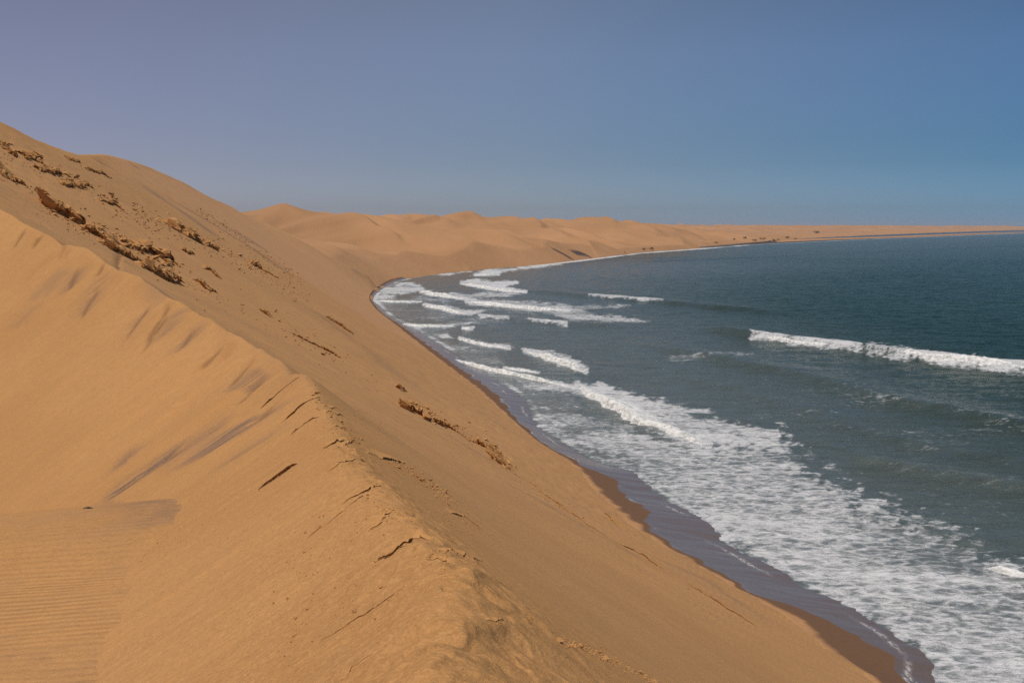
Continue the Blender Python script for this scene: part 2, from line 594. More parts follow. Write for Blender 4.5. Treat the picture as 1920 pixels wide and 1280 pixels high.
scarps = [  # pixels of the upper lip, height in photo pixels, how far the face is darkened; the broken edge faces the near side
    ([(484, 918), (505, 905), (530, 888), (557, 869)], 12, 1.0),
    ([(700, 1052), (728, 1044), (745, 1030), (768, 1016), (787, 1005), (806, 1011)], 10, 1.0),
    ([(640, 947), (665, 930), (690, 920), (703, 911), (718, 913)], 6, 0.9),
    ([(655, 948), (680, 930), (700, 925)], 4, 0.8), ([(605, 843), (622, 833), (645, 827), (655, 832)], 6, 0.8),
    ([(613, 884), (635, 870), (668, 860)], 4, 0.8), ([(490, 765), (520, 738), (545, 718), (562, 706)], 10, 1.0),
    ([(528, 792), (560, 765), (585, 749), (600, 745)], 8, 0.9), ([(545, 815), (570, 795), (597, 782)], 6, 0.8),
    ([(800, 1046), (822, 1046), (838, 1053), (846, 1064)], 5, 0.8), ([(690, 996), (715, 980), (722, 965), (735, 957)], 6, 0.9),
    ([(905, 1160), (930, 1166), (960, 1166)], 4, 0.5), ([(1140, 1008), (1180, 1028), (1215, 1048), (1240, 1065)], 6, 0.6),
    ([(990, 902), (1040, 940), (1090, 975), (1140, 1010)], 4, 0.6), ([(1290, 1093), (1340, 1125), (1420, 1175)], 5, 0.45),
    ([(600, 1200), (660, 1165), (700, 1140), (762, 1100)], 4, 0.6), ([(420, 1015), (470, 985), (530, 950)], 3, 0.3),
    ([(330, 1008), (390, 975), (440, 940)], 5, 0.5), ([(845, 1210), (870, 1203), (905, 1201), (950, 1212)], 10, 0.3),
    ([(858, 1238), (880, 1236), (910, 1246)], 10, 0.3), ([(575, 1010), (600, 990), (650, 955)], 4, 0.4),
    ([(806, 1262), (840, 1258), (870, 1275)], 8, 0.2), ([(820, 1152), (850, 1150), (900, 1160)], 6, 0.2),
    ([(900, 990), (870, 968), (845, 962)], 5, 0.7), ([(820, 1040), (870, 1040), (905, 1052)], 5, 0.6),
    ([(690, 850), (730, 862), (760, 868)], 6, 0.8), ([(1130, 960), (1145, 972), (1155, 985)], 6, 0.4),
    ([(255, 1145), (300, 1110), (350, 1080)], 2, 0.2), ([(640, 1275), (660, 1250), (700, 1222)], 3, 0.4),
]
LIPS = scarps
scarps = []
SCARP_W = [np.array([hit(u, v, dune_mid)[:2] for u, v in px]) for px, h, dm in scarps]

# rounded mounds and scoops on the near ridge (pixel, length across, along, height, turn)
mounds = [((880, 1130), 1.1, 0.45, 0.10, -0.2), ((830, 1150), 0.5, 0.4, 0.05, 0), ((880, 1185), 0.9, 0.28, 0.08, 0.1), ((960, 1225), 0.5, 0.22, -0.02, 0.2),
          ((900, 1222), 0.45, 0.16, -0.03, 0.1), ((880, 1262), 0.7, 0.16, 0.06, 0.1), ((920, 1258), 0.4, 0.12, -0.02, 0.3), ((1010, 1150), 0.5, 0.3, 0.05, 0.4),
          ((850, 1090), 0.5, 0.5, 0.07, 0), ((760, 950), 0.9, 0.9, 0.12, 0.3), ((800, 1030), 0.6, 0.5, 0.08, 0.3), ((940, 1130), 0.4, 0.25, -0.02, 0.3)]
MOUND_W = [(hit(u, v, dune_base)[:2], a, b, h, r) for (u, v), a, b, h, r in mounds]

mineral_px = [  # dark heavy-mineral streaks lying on the wall and the face
    ([(180, 945), (250, 900), (310, 860), (350, 840)], 0.9, 0.95), ([(270, 895), (330, 850), (400, 808), (440, 785)], 1.1, 0.55),
    ([(370, 865), (420, 825), (455, 800), (485, 775)], 1.9, 0.95), ([(430, 870), (480, 830), (530, 800)], 1.2, 0.45),
    ([(440, 735), (470, 710), (500, 688)], 1.6, 0.6), ([(60, 570), (110, 520), (130, 500)], 1.2, 0.35), ([(20, 620), (75, 560)], 1.0, 0.3),
    ([(220, 660), (260, 600), (300, 560), (312, 548)], 1.0, 0.6), ([(300, 640), (325, 600), (345, 575)], 0.8, 0.5), ([(330, 660), (370, 615), (395, 600)], 0.8, 0.45),
    ([(125, 545), (140, 515), (150, 500)], 1.0, 0.5), ([(150, 600), (185, 530), (205, 500)], 1.0, 0.35), ([(390, 690), (430, 650), (455, 620)], 0.9, 0.4),
    ([(225, 880), (240, 850), (246, 860)], 0.5, 0.6), ([(160, 953), (230, 945)], 0.3, 0.7),
    ([(285, 352), (330, 380), (400, 420), (470, 462), (540, 515)], 3.5, 0.75), ([(270, 345), (300, 370), (345, 398), (400, 440), (440, 465)], 3.5, 0.7),
    ([(380, 395), (430, 430), (500, 468)], 5.0, 0.55), ([(245, 308), (262, 318)], 2.0, 0.9), ([(180, 302), (198, 309)], 1.5, 0.8),
    ([(585, 457), (610, 470), (640, 482)], 4.0, 0.6), ([(430, 370), (470, 400)], 5.0, 0.4), ([(640, 490), (665, 505), (690, 515)], 4.0, 0.6),
    ([(490, 640), (560, 700), (640, 770)], 1.5, 0.35), ([(900, 880), (1000, 930), (1120, 1000), (1240, 1070)], 1.2, 0.35),
    ([(820, 800), (900, 850), (1000, 910)], 1.0, 0.4), ([(1220, 1040), (1330, 1090), (1450, 1170)], 1.0, 0.35), ([(880, 760), (960, 810)], 0.8, 0.3),
    ([(560, 560), (640, 620), (720, 680), (790, 745)], 2.0, 0.35),
]
MINERAL_W = [(np.array([hit(u, v, dune_base)[:2] for u, v in px]), wd, a) for px, wd, a in mineral_px]
for P_, wd, a in MINERAL_W:
    pass


def near_box(x, y, P, pad):
    return (x > P[:, 0].min() - pad) & (x < P[:, 0].max() + pad) & (y > P[:, 1].min() - pad) & (y < P[:, 1].max() + pad)


th = np.radians(np.concatenate([np.linspace(-80, -27.5, 60)[:-1], np.linspace(-27.5, 19, 900), np.linspace(19, 80, 70)[1:]]))
rr = np.concatenate([np.geomspace(1.2, 4.6, 60)[:-1], np.geomspace(4.6, 14, 500)[:-1], np.geomspace(14, 130, 680)[:-1], np.geomspace(130, 800, 330)])
TH, RR = np.meshgrid(th, rr)
X = RR * np.sin(TH); Y = RR * np.cos(TH)
Z = dune_mid(X, Y)
s, ad, dl = flow_coords(X, Y)
damp = np.zeros_like(X); mineral = np.zeros_like(X)
# local roughness
px_size = RR / 1098.0
Z += 0.030 * fbm(s / 0.9, ad / 3.0, 3, 51) * (1 - sstep(18, 40, RR)) * sstep(0.0, 1, np.abs(dl) + 0.3)
Z += 0.16 * fbm(s / 2.5, ad / 10.0, 3, 55) * sstep(15, 40, RR) * (0.4 + 0.6 * (dl < 0))
saw = ridged(s / 0.62 + 0.4 * perlin(s / 1.7, dl / 1.1, 58), dl / 2.2, 2, 59)
Z += 0.075 * np.exp(-((dl + 0.25) / 1.0) ** 2) * (saw - 0.5) * (1 - sstep(8, 13, Y))
crestness = np.exp(-(dl / 1.1) ** 2) * (1 - sstep(25, 45, Y))
Z += 0.075 * crestness * fbm(X / 0.7, Y / 0.7, 4, 57) + 0.03 * crestness * sstep(0.5, 0.9, ridged(X / 0.55, Y / 0.9, 2, 60))
Z += 0.018 * (dl > -1.0) * (1 - sstep(20, 40, RR)) * sstep(0.1, 0.5, fbm(X / 0.25, Y / 0.6, 3, 62)) * sstep(-0.1, 0.3, fbm(X / 2.5, Y / 4.0, 2, 64))
right_face = sstep(0.5, 6, -dl)
grv = ridged(s / 3.2, ad / 60, 3, 61)
Z -= 0.35 * right_face * sstep(70, 140, Y) * sstep(0.55, 0.95, grv)
Z -= 0.10 * right_face * sstep(40, 90, Y) * sstep(0.55, 0.95, ridged(s / 1.1, ad / 30, 2, 63))
lf_ = sstep(0.3, 1.2, dl) * (1 - sstep(105, 120, Y))
Z -= 0.10 * lf_ * sstep(12, 30, Y) * sstep(0.60, 0.95, ridged(s / 1.6, ad / 16, 3, 65)) * sstep(-0.1, 0.25, fbm(s / 9, ad / 9, 2, 66))
Z -= 0.02 * lf_ * (1 - sstep(12, 30, Y)) * sstep(0.60, 0.95, ridged(s / 0.35, ad / 4, 3, 67))
_r = np.random.default_rng(31)          # trampled dents along the crest
for i in range(170):
    yy = 4.2 + 26 * _r.uniform() ** 1.6; off_ = _r.normal() * 0.45 + 0.1
    cx_ = float(XC(np.array([yy]))[0]) + off_; a_ = _r.uniform(0.10, 0.22); b_ = a_ * _r.uniform(1.1, 1.9); tn = _r.uniform(-0.6, 0.6)
    m = (np.abs(X - cx_) < 4 * b_) & (np.abs(Y - yy) < 4 * b_)
    ex = X[m] - cx_; ey = Y[m] - yy
    q1 = (ex * math.cos(tn) + ey * math.sin(tn)) / a_; q2 = (-ex * math.sin(tn) + ey * math.cos(tn)) / b_
    rr2 = q1 * q1 + q2 * q2
    Z[m] += _r.uniform(0.012, 0.030) * min(1.0, yy / 11) * (-1.2 * np.exp(-rr2 * 1.6) + 0.55 * np.exp(-(np.sqrt(rr2) - 1.35) ** 2 * 5))
for (c, a, b, h, r) in MOUND_W:
    ex = X - c[0]; ey = Y - c[1]
    m = np.hypot(ex, ey) < 4
    q1 = ex * math.cos(r) + ey * math.sin(r); q2 = -ex * math.sin(r) + ey * math.cos(r)
    Z += np.where(m, 0.6 * h * np.exp(-(q1 / a) ** 2 - (q2 / b) ** 2), 0)
for (P_, (px, hpx, dm)) in zip(SCARP_W, scarps):
    dist = float(np.hypot(P_[:, 0], P_[:, 1]).mean())
    if np.hypot(P_[:, 0], P_[:, 1]).max() > 2.2 * np.hypot(P_[:, 0], P_[:, 1]).min(): continue
    h = hpx * dist / FPX; L = h * 7
    m = near_box(X, Y, P_, L * 5 + 0.5)
    if not m.any(): continue
    x, y = X[m], Y[m]
    wob = 0.9 * h
    d, sd, fr = seg_dist(x + wob * fbm(x / h / 6, y / h / 6, 2, 71), y + wob * fbm(x / h / 6, y / h / 6, 2, 72), P_)
    mid = P_[len(P_) // 2]; ax, ay = P_[0]; bx, by = P_[-1]
    nx, ny = -(by - ay), bx - ax
    down = 1.0 if nx * mid[0] + ny * mid[1] < 0 else -1.0
    taper = np.clip(np.sin(math.pi * np.clip(fr, 0.02, 0.98)), 0, 1) ** 0.6
    below = sd == down
    endd = (fr <= 0.0) | (fr >= 1.0)
    cell = 0.0033 * RR[m]
    drop = np.where(below & ~endd, h * taper * np.exp(-d / L) * sstep(0, 1, d / (1.6 * cell)), 0)
    lip = np.where(~below & ~endd, 0.25 * h * taper * np.exp(-d / (0.5 * L)), 0)
    Z[m] += lip - drop
    damp[m] = np.maximum(damp[m], np.where(below & ~endd, 0.0 * taper * (1 - sstep(cell * 1.6, cell * 3.2, d)) * sstep(0, 1, d / cell), 0))
for P_, wd, a in MINERAL_W:
    m = near_box(X, Y, P_, wd * 3)
    if not m.any(): continue
    d, sd, fr = seg_dist(X[m], Y[m], P_)
    tp = np.clip(np.minimum(fr, 1 - fr) * 5, 0, 1)
    mineral[m] = np.maximum(mineral[m], a * tp * np.exp(-(d / wd) ** 2))
slits = [((232, 640), (258, 600), (281, 572)), ((262, 668), (300, 600), (316, 562)), ((288, 628), (304, 604), (318, 588)), ((128, 545), (143, 512), (150, 498)), ((150, 600), (172, 560), (186, 533)),
         ((330, 662), (352, 632), (372, 612)), ((372, 700), (400, 664), (420, 645)), ((420, 735), (452, 700), (478, 672)), ((205, 505), (222, 482), (232, 470)), ((60, 468), (72, 448), (80, 440)), ((100, 500), (118, 470), (126, 455)),
         ((440, 760), (470, 730), (500, 704)), ((470, 800), (505, 764), (528, 744)), ((400, 640), (414, 620), (424, 608)), ((20, 470), (40, 440), (48, 428)), ((345, 600), (356, 584), (362, 574)), ((180, 520), (190, 500), (196, 490)),
         ((250, 900), (300, 862), (330, 845)), ((300, 870), (330, 850), (352, 838)), ((195, 945), (230, 915), (262, 892))]
for px in slits:
    P_ = np.array([hit(u, v, dune_mid)[:2] for u, v in px])
    m = near_box(X, Y, P_, 3)
    if not m.any(): continue
    d, sd, fr = seg_dist(X[m] + 0.3 * fbm(X[m] / 2, Y[m] / 2, 2, 73), Y[m] + 0.3 * fbm(X[m] / 2, Y[m] / 2, 2, 74), P_)
    tp = np.clip(np.minimum(fr, 1 - fr) * 4, 0, 1)
    Z[m] -= 0.16 * tp * np.exp(-(d / 0.35) ** 2)
    damp[m] = np.maximum(damp[m], 0.75 * tp * np.exp(-(d / 0.20) ** 2))  # wall coloured darker along each slit
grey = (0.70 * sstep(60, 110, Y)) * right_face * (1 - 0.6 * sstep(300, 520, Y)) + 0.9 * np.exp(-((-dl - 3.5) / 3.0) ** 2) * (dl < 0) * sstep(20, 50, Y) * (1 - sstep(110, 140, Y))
ripple = np.zeros_like(X)
ripple = np.where((dl < -1.2) & (Y < 40), 0.07 * (1 - sstep(20, 40, Y)), ripple)
rsp = np.stack([X * 0.6, (Y * 0.95 + X * 0.25) * (0.314 / 0.13), 0 * X], -1)
keep = (X < XF(Y) + 5) & (Y < 742) & (Y > -60) & ~((dl > 160)) & (Z > -4)
dune = structure(grid_mesh("dune", X, Y, Z, M_SAND, dict(flow=np.stack([s, ad, 0 * s], -1), grey=grey, damp=damp, mineral=mineral, pale=0.22 * right_face + 0.55 * sstep(-0.25, 0.35, fbm(s / 160, ad / 60, 3, 68) + 1.6 * (sstep(240, 420, Y) - 0.55) + 0.5 * sstep(60, 20, ad)) * sstep(150, 260, Y), ripple=ripple, ripple_space=rsp), keep=keep))
DUNE_GRID = (th, rr, Z.copy())


def ground(x, y):
    """height of the finished dune, sampled from its grid"""
    x = np.asarray(x, float); y = np.asarray(y, float)
    t = np.arctan2(x, y); r = np.hypot(x, y)
    i = np.clip(np.searchsorted(rr, r) - 1, 0, len(rr) - 2); j = np.clip(np.searchsorted(th, t) - 1, 0, len(th) - 2)
    a = np.clip((r - rr[i]) / (rr[i + 1] - rr[i]), 0, 1); b = np.clip((t - th[j]) / (th[j + 1] - th[j]), 0, 1)
    Zg = DUNE_GRID[2]
    return (Zg[i, j] * (1 - a) + Zg[i + 1, j] * a) * (1 - b) + (Zg[i, j + 1] * (1 - a) + Zg[i + 1, j + 1] * a) * b


# ------------------------------------------------------------------ rippled floor of the hollow
th2 = np.radians(np.linspace(-80, -8, 420)); r2 = np.geomspace(3, 75, 420)
T2, R2 = np.meshgrid(th2, r2)
X = R2 * np.sin(T2); Y = R2 * np.cos(T2)
Z = floor_z(X, Y)
on_floor = np.ones_like(X)
rsp = np.stack([X * 0.35 , (Y + 0.10 * X) * (0.314 / 0.42), 0 * X], -1)
patch = 0.35 + 0.65 * sstep(-0.25, 0.3, fbm(X / 5, Y / 5, 2, 77))
mineral = np.zeros_like(X)
P_ = np.array([hit(u, v, lambda a, b: np.maximum(floor_z(a, b), dune_base(a, b)))[:2] for u, v in [(270, 940), (300, 945), (330, 965)]])
d, sd, fr = seg_dist(X, Y, P_)
mineral = 0.45 * np.exp(-(d / 1.4) ** 2)
zdn = dune_base(X, Y)
keep = (Z > zdn - 0.8) & (X < _FX(np.clip(Y, 2, 54)) + 0.9) & (Y < 56)
hollow = structure(grid_mesh("sand_hollow", X, Y, Z, M_SAND, dict(flow=np.stack([Y * 0.35 + 40, -X * 6, 0 * X], -1), grey=0.30 * np.ones_like(X), damp=0 * X, mineral=mineral,
                   ripple=patch * (1 - sstep(22, 34, Y)), ripple_space=rsp), keep=keep))

# ------------------------------------------------------------------ beach
FB = Spline(*zip(*[(on_level(0, v, 0.8)[1], f) for v, f in [(1300, .5), (1240, .55), (1190, .55), (1150, .4), (1120, .12), (1060, .10), (1013, .12), (960, .42), (900, .45), (870, .2),
                   (822, .22), (800, .3), (733, .4), (680, .35), (630, .4), (590, .4), (550, .5), (500, .5), (440, .6)]]))
yb = np.concatenate([np.geomspace(20, 900, 1500)[:-1], np.geomspace(900, 16000, 700)])
cb = np.linspace(-0.6, 1.6, 90)
CB, YB = np.meshgrid(cb, yb)
xf = XF(YB); xw = XW(YB)
back = 4 + 150 * sstep(2600, 3400, YB)
X = np.where(CB < 0, xf + CB / 0.6 * back, np.where(CB < 1, xf + CB * (xw - xf), xw + (CB - 1) * 22))
scal = 0.10 * fbm(YB / 3.0, X / 8, 3, 81) * (1 - sstep(300, 700, YB))
Z = np.where(CB < 0, Z_FOOT + 0.15 * CB, np.where(CB < 1, Z_FOOT * (1 - CB) ** 1.15, -(CB - 1) * 2.2)) + scal * sstep(0, 0.6, CB)
fb = FB(YB) + 0.22 * fbm(YB / 7.0, X / 14, 3, 83)
wet = 0.08 + 0.34 * sstep(-0.04, 0.22, CB + 0.10 * fbm(YB / 4, X / 8, 3, 88)) + 0.6 * sstep(-0.10, 0.08, CB - fb)
wet = np.where(CB < -0.05, 0.0, wet)
wet = np.where(YB > 1500, np.where(CB < 0.4, 0.0, wet), wet)
fo = np.exp(-((CB - fb - 0.02) / 0.025) ** 2) * sstep(0.05, 0.3, fbm(YB / 9, X / 9, 2, 85)) * 0.9
ln_ = CB - 0.80 + 0.16 * fbm(YB / 11, 0 * X, 3, 86)
fo = np.maximum(fo, np.exp(-(ln_ / 0.03) ** 2) * sstep(-0.1, 0.3, fbm(YB / 14, X / 14, 2, 87)) * 0.75)
beach = structure(grid_mesh("beach", X, YB, Z, M_BEACH, dict(wet=wet, foam=fo)))

# ------------------------------------------------------------------ far dunes
peaks = [(470, 395, 1150), (538, 391, 1230), (585, 404, 1350), (630, 407, 1600), (708, 399, 1750), (765, 402, 1800), (806, 409, 1900), (868, 403, 1950), (945, 406, 2150), (990, 411, 2300),
         (1035, 409, 2350), (1120, 408, 2550), (1175, 414, 2700), (1250, 414, 3100), (1310, 420, 3300), (1390, 424, 3900), (600, 432, 1080), (690, 425, 1350), (760, 436, 1250),
         (838, 432, 1330), (900, 425, 1700), (985, 437, 1650), (1060, 430, 2000), (1140, 430, 2200), (1225, 430, 2600), (1320, 434, 2900), (560, 425, 1020), (640, 455, 960), (720, 470, 950)]
PK = []
for i, (u, v, y) in enumerate(peaks):
    x, y, z = at_depth(u, v, y)
    PK.append((float(x), y, float(z)))
r5 = np.random.default_rng(12)
lag_px = [(1250, 466.8), (1330, 461), (1400, 455.2), (1450, 451), (1500, 447.6), (1600, 442.6), (1700, 438.4), (1800, 434.8), (1920, 431.2), (2100, 428.5)]
_X, _Y = on_level([p[0] for p in lag_px], [p[1] for p in lag_px], 0.0)
XL_ = Spline(_Y, _X)


arm_px = [[(470, 395, 1150), (520, 420, 1060), (560, 450, 960)], [(540, 391, 1230), (590, 416, 1150), (640, 440, 1060), (690, 462, 980)], [(630, 407, 1600), (680, 426, 1430), (745, 446, 1300), (790, 470, 1130)],
          [(708, 399, 1750), (735, 418, 1600), (800, 436, 1450), (840, 460, 1250)], [(806, 409, 1900), (850, 424, 1700), (842, 436, 1500), (900, 458, 1350), (960, 478, 1250)],
          [(868, 403, 1950), (905, 418, 1850), (930, 438, 1700), (1010, 456, 1520)], [(945, 406, 2150), (985, 424, 1980), (1040, 440, 1820), (1100, 460, 1650)], [(1035, 409, 2350), (1060, 426, 2150), (1130, 446, 1950)],
          [(1120, 408, 2550), (1150, 426, 2350), (1215, 446, 2100)], [(1250, 414, 3100), (1270, 428, 2800), (1330, 445, 2450)], [(1175, 414, 2700), (1230, 428, 2500), (1290, 450, 2250)], [(1310, 420, 3300), (1350, 434, 3000)]]
ARMS = []


def hills_base(x, y):
    return hills_z(x, y)


def hills_z(x, y):
    xf = XF(y)
    xl = np.where(y > 2100, np.minimum(XL_(y), xf), xf)
    dx = (XF(y + 5) - XF(y - 5)) / 10
    d = (xl - x) / np.sqrt(1 + np.minimum(dx * dx, 1))
    wx = x + 45 * fbm(x / 160, y / 260, 3, 91); wy = y + 90 * fbm(x / 160, y / 260, 3, 92)
    z = 8 + 12 * sstep(0, 400, d) + 34 * (ridged(wx / 230, wy / 420, 4, 93) - 0.45) * sstep(20, 200, d)
    for i, (px_, py_, pz_) in enumerate(PK):
        ex = wx - px_ - 45 * 0; ey = (wy - py_) * 0.62
        r = np.hypot(ex, ey); ph = np.arctan2(ey, ex)
        sl = 0.26 + 0.10 * np.cos(3 * ph + i * 1.7) + 0.05 * np.cos(2 * ph + i * 2.9)
        zi = pz_ - sl * r * (1 - 0.35 * np.exp(-r / 140.0)) 
        h = np.clip(0.5 + 0.5 * (zi - z) / 1.5, 0, 1)
        z = z + (zi - z) * h + 1.5 * h * (1 - h)
    far = sstep(2800, 4200, y)
    zf = 4 + 30 * sstep(50, 1500, d) + 44 * (ridged(x / 420, y / 900, 4, 95) - 0.35) * sstep(60, 1000, d)
    z = z * (1 - far) + zf * far
    slope = 0.56 - 0.38 * sstep(1900, 2900, y)
    face = Z_FOOT + slope * d + 2.2 * fbm(x / 60, y / 60, 3, 97) * sstep(5, 40, d)
    face = np.where(d < 0, Z_FOOT + 0.6 * d, face)
    z = smin(face, z, 1.2 + 2.0 * far)
    sc_ = y * 0.80 + x * 0.45
    spur = ridged(sc_ / 150 + 0.35 * fbm(x / 130, y / 200, 2, 98), d / 480, 2, 99)
    z = z + (1 - far) * 18 * (spur - 0.55) * sstep(8, 90, d) * (1 - 0.5 * sstep(150, 400, d))
    for P_, zz, sl, sr in ARMS:
        d_, sd_, fr_ = seg_dist(wx * 0.5 + x * 0.5, wy * 0.5 + y * 0.5, P_)
        za = np.interp(fr_, np.linspace(0, 1, len(zz)), zz)
        zi = za - d_ * np.where(sd_ > 0, sr, sl) * (1 - 0.25 * np.exp(-d_ / 90.0))
        zi = np.minimum(zi, Z_FOOT + 0.60 * d)
        h = np.clip(0.5 + 0.5 * (zi - z) / 3.5, 0, 1)
        z = z + (zi - z) * h + 3.5 * h * (1 - h)
    return z


for k_, a_ in enumerate(arm_px[2:]):
    q_ = np.array([(u, v) for u, v, y in a_], float)
    t_ = np.linspace(0, 1, 10); t0_ = np.linspace(0, 1, len(q_))
    uu = np.interp(t_, t0_, q_[:, 0]) + 5 * np.sin(t_ * 7 + k_ * 2); vv = np.interp(t_, t0_, q_[:, 1])
    w3 = np.array([hit(u, v, hills_base, 720, 6000) for u, v in zip(uu, vv)])
    good_ = [0]
    for i_ in range(1, len(w3)):
        if 5 < w3[good_[-1], 1] - w3[i_, 1] < 300: good_.append(i_)
    w3 = w3[good_]
    if len(w3) < 3: continue
    pad_ = np.pad(w3, ((2, 2), (0, 0)), 'edge'); w3 = sum(pad_[i_:i_ + len(w3)] for i_ in range(5)) / 5
    w3[:, 2] = hills_base(w3[:, 0], w3[:, 1]) + 14 * np.sin(np.linspace(0.4, math.pi, len(w3)))
    ARMS.append((w3[:, :2], w3[:, 2], 0.20, 0.62))

th3 = np.radians(np.concatenate([np.linspace(-60, -16, 60)[:-1], np.linspace(-16, 26.5, 900), np.linspace(26.5, 60, 50)[1:]]))
r3 = np.concatenate([np.geomspace(700, 4500, 900)[:-1], np.geomspace(4500, 20000, 280)])
T3, R3 = np.meshgrid(th3, r3)
X = R3 * np.sin(T3); Y = R3 * np.cos(T3)
Z = hills_z(X, Y)
for _ in range(3): Z[1:-1] = 0.25 * Z[:-2] + 0.5 * Z[1:-1] + 0.25 * Z[2:]
cullx = np.where(Y > 2100, np.minimum(XL_(Y), XF(Y)), XF(Y))
dmp = np.zeros_like(X)
for px in ([(1044, 470), (1056, 476), (1066, 482)], [(1078, 474), (1092, 475), (1101, 479)]):
    P_ = np.array([hit(u, v, hills_z, 700, 9000)[:2] for u, v in px])
    d, sd, fr = seg_dist(X, Y, P_)
    dmp = np.maximum(dmp, 0.9 * np.exp(-(d / 7) ** 4))
keep = (X < cullx + 30)
hills = structure(grid_mesh("hills", X, Y, Z, M_HILL, dict(damp=dmp), keep=keep))

# ------------------------------------------------------------------ sea
th4 = np.radians(np.concatenate([np.linspace(-12, 28, 900), np.linspace(28, 85, 90)[1:]]))
r4 = np.concatenate([np.geomspace(70, 1500, 900)[:-1], np.geomspace(1500, 20000, 240)])
T4, R4 = np.meshgrid(th4, r4)
X = R4 * np.sin(T4); Y = R4 * np.cos(T4)
Z = np.zeros_like(X)
U, V = to_pixel(X, np.maximum(Y, 1.0), 0.0)
off = X - XW(Y)


def swell(px, amp, sf, sb):
    """a travelling ridge: steep towards the shore, long behind"""
    Xs, Ys = on_level([p[0] for p in px], [p[1] for p in px])
    P_ = np.stack([Xs, Ys], -1)
    m = near_box(X, Y, P_, sb * 4)
    x, y = X[m], Y[m]
    d, sd, fr = seg_dist(x + 2.5 * fbm(x / 25, y / 25, 2, 101), y + 2.5 * fbm(x / 25, y / 25, 2, 102), P_)
    tp = np.clip(np.minimum(fr, 1 - fr) * 6 + 0.0, 0, 1)
    tp = tp * tp * (3 - 2 * tp)
    front = sd < 0
    Z[m] += amp * tp * np.where(front, np.exp(-(d / sf) ** 2), np.exp(-(d / sb) ** 2))


swell([(1300, 612), (1410, 630), (1500, 642), (1580, 652), (1650, 660), (1720, 669), (1800, 679), (1920, 691), (2100, 710)], 2.2, 3.5, 10)
swell([(1180, 642), (1330, 668), (1500, 704), (1620, 735), (1700, 756), (1920, 800), (2100, 840)], 1.25, 3, 10)
swell([(1560, 852), (1660, 872), (1780, 892), (1920, 915), (2100, 945)], 1.1, 2.2, 7)
swell([(960, 543), (1050, 551), (1105, 556), (1240, 567), (1370, 579), (1500, 590)], 1.4, 5, 16)
swell([(860, 588), (900, 595), (950, 600), (1000, 604), (1100, 609), (1200, 614)], 1.0, 5, 14)
swell([(1000, 655), (1060, 672), (1100, 692), (1160, 712)], 0.7, 2.5, 7)
swell([(1240, 700), (1400, 735), (1560, 790), (1720, 830), (1920, 868), (2100, 900)], 0.6, 2.5, 8)
swell([(1150, 800), (1330, 815), (1450, 812), (1620, 850)], 0.4, 2.5, 6)
swell([(1480, 930), (1700, 985), (1920, 1030)], 0.35, 2, 5)
Z += 0.10 * fbm(X / 3.0, Y / 3.0, 3, 111) * sstep(2, 15, off) * (1 - sstep(600, 900, R4))
Z += 0.45 * fbm(X / 16.0, Y / 8.0, 4, 113) * sstep(8, 40, off)
Z *= sstep(-2, 6, off)

BREAKERS = [
    ([(1410, 632), (1450, 637), (1500, 644), (1545, 649), (1585, 653), (1612, 656)], 9, "left half of the long offshore breaker, thinning where it has just begun to curl", 1),
    ([(1632, 658), (1660, 662), (1700, 667), (1760, 675), (1820, 683), (1880, 690), (1960, 697)], 16, "right half of the long offshore breaker, thickest white roller in the bay", 2),
    ([(1105, 556), (1150, 559), (1200, 562), (1242, 566)], 4, "thin broken white crest far out in the middle of the bay", 3),
    ([(865, 531), (890, 537), (920, 542), (955, 546), (985, 548)], 5, "front of the big white patch near the cove's head", 4),
    ([(788, 546), (810, 552), (840, 557), (872, 560)], 6, "white roller left of and below the big patch in the cove", 5),
    ([(876, 566), (920, 571), (970, 577), (1020, 580), (1068, 583)], 7, "long straight white roller below the big patch in the cove", 6),
    ([(796, 573), (825, 578), (850, 585), (872, 590)], 6, "short slanting roller nearest the cove's beach", 7),
    ([(900, 595), (915, 596), (935, 598), (952, 598)], 5, "tiny whitecap in the middle of the broken line in the cove", 8),
    ([(993, 602), (1015, 604), (1040, 606), (1062, 609)], 5, "whitecap at the right end of the broken line in the cove", 9),
    ([(872, 591), (880, 592), (888, 593)], 4, "smallest white tuft left of the tiny whitecap in the cove", 10),
    ([(862, 635), (885, 642), (920, 649), (955, 653)], 5, "thin white crest in the shallows, left of the steep little roller", 11),
    ([(985, 659), (1015, 668), (1050, 678), (1080, 690), (1100, 698)], 9, "steep little roller behind the near shore break", 12),
    ([(1082, 722), (1100, 736), (1130, 752), (1170, 772), (1210, 794), (1260, 812), (1328, 836)], 13, "broad near shore break fanning down towards the wet sand", 13, 1.3),
    ([(820, 670), (880, 684), (940, 698), (1000, 710), (1080, 728)], 6, "long white bore running along the beach left of the near break", 14),
    ([(945, 690), (975, 694), (1010, 699)], 4, "short white line between the bore and the steep little roller", 15),
    ([(700, 564), (740, 566), (790, 566)], 3, "faint white line lapping the innermost cove", 16),
    ([(740, 608), (790, 612), (830, 612), (850, 611)], 4, "white line washing the beach below the cove", 17),
    ([(868, 616), (876, 617), (886, 616)], 5, "lone white tuft offshore of the washed beach", 18),
    ([(890, 516), (910, 516), (935, 515)], 4, "white crest below the far surf line at the cove's head", 19),
    ([(1850, 1066), (1880, 1070), (1930, 1082)], 12, "white churn at the right edge of the nearest foam", 20),
]
foam = np.zeros_like(X)


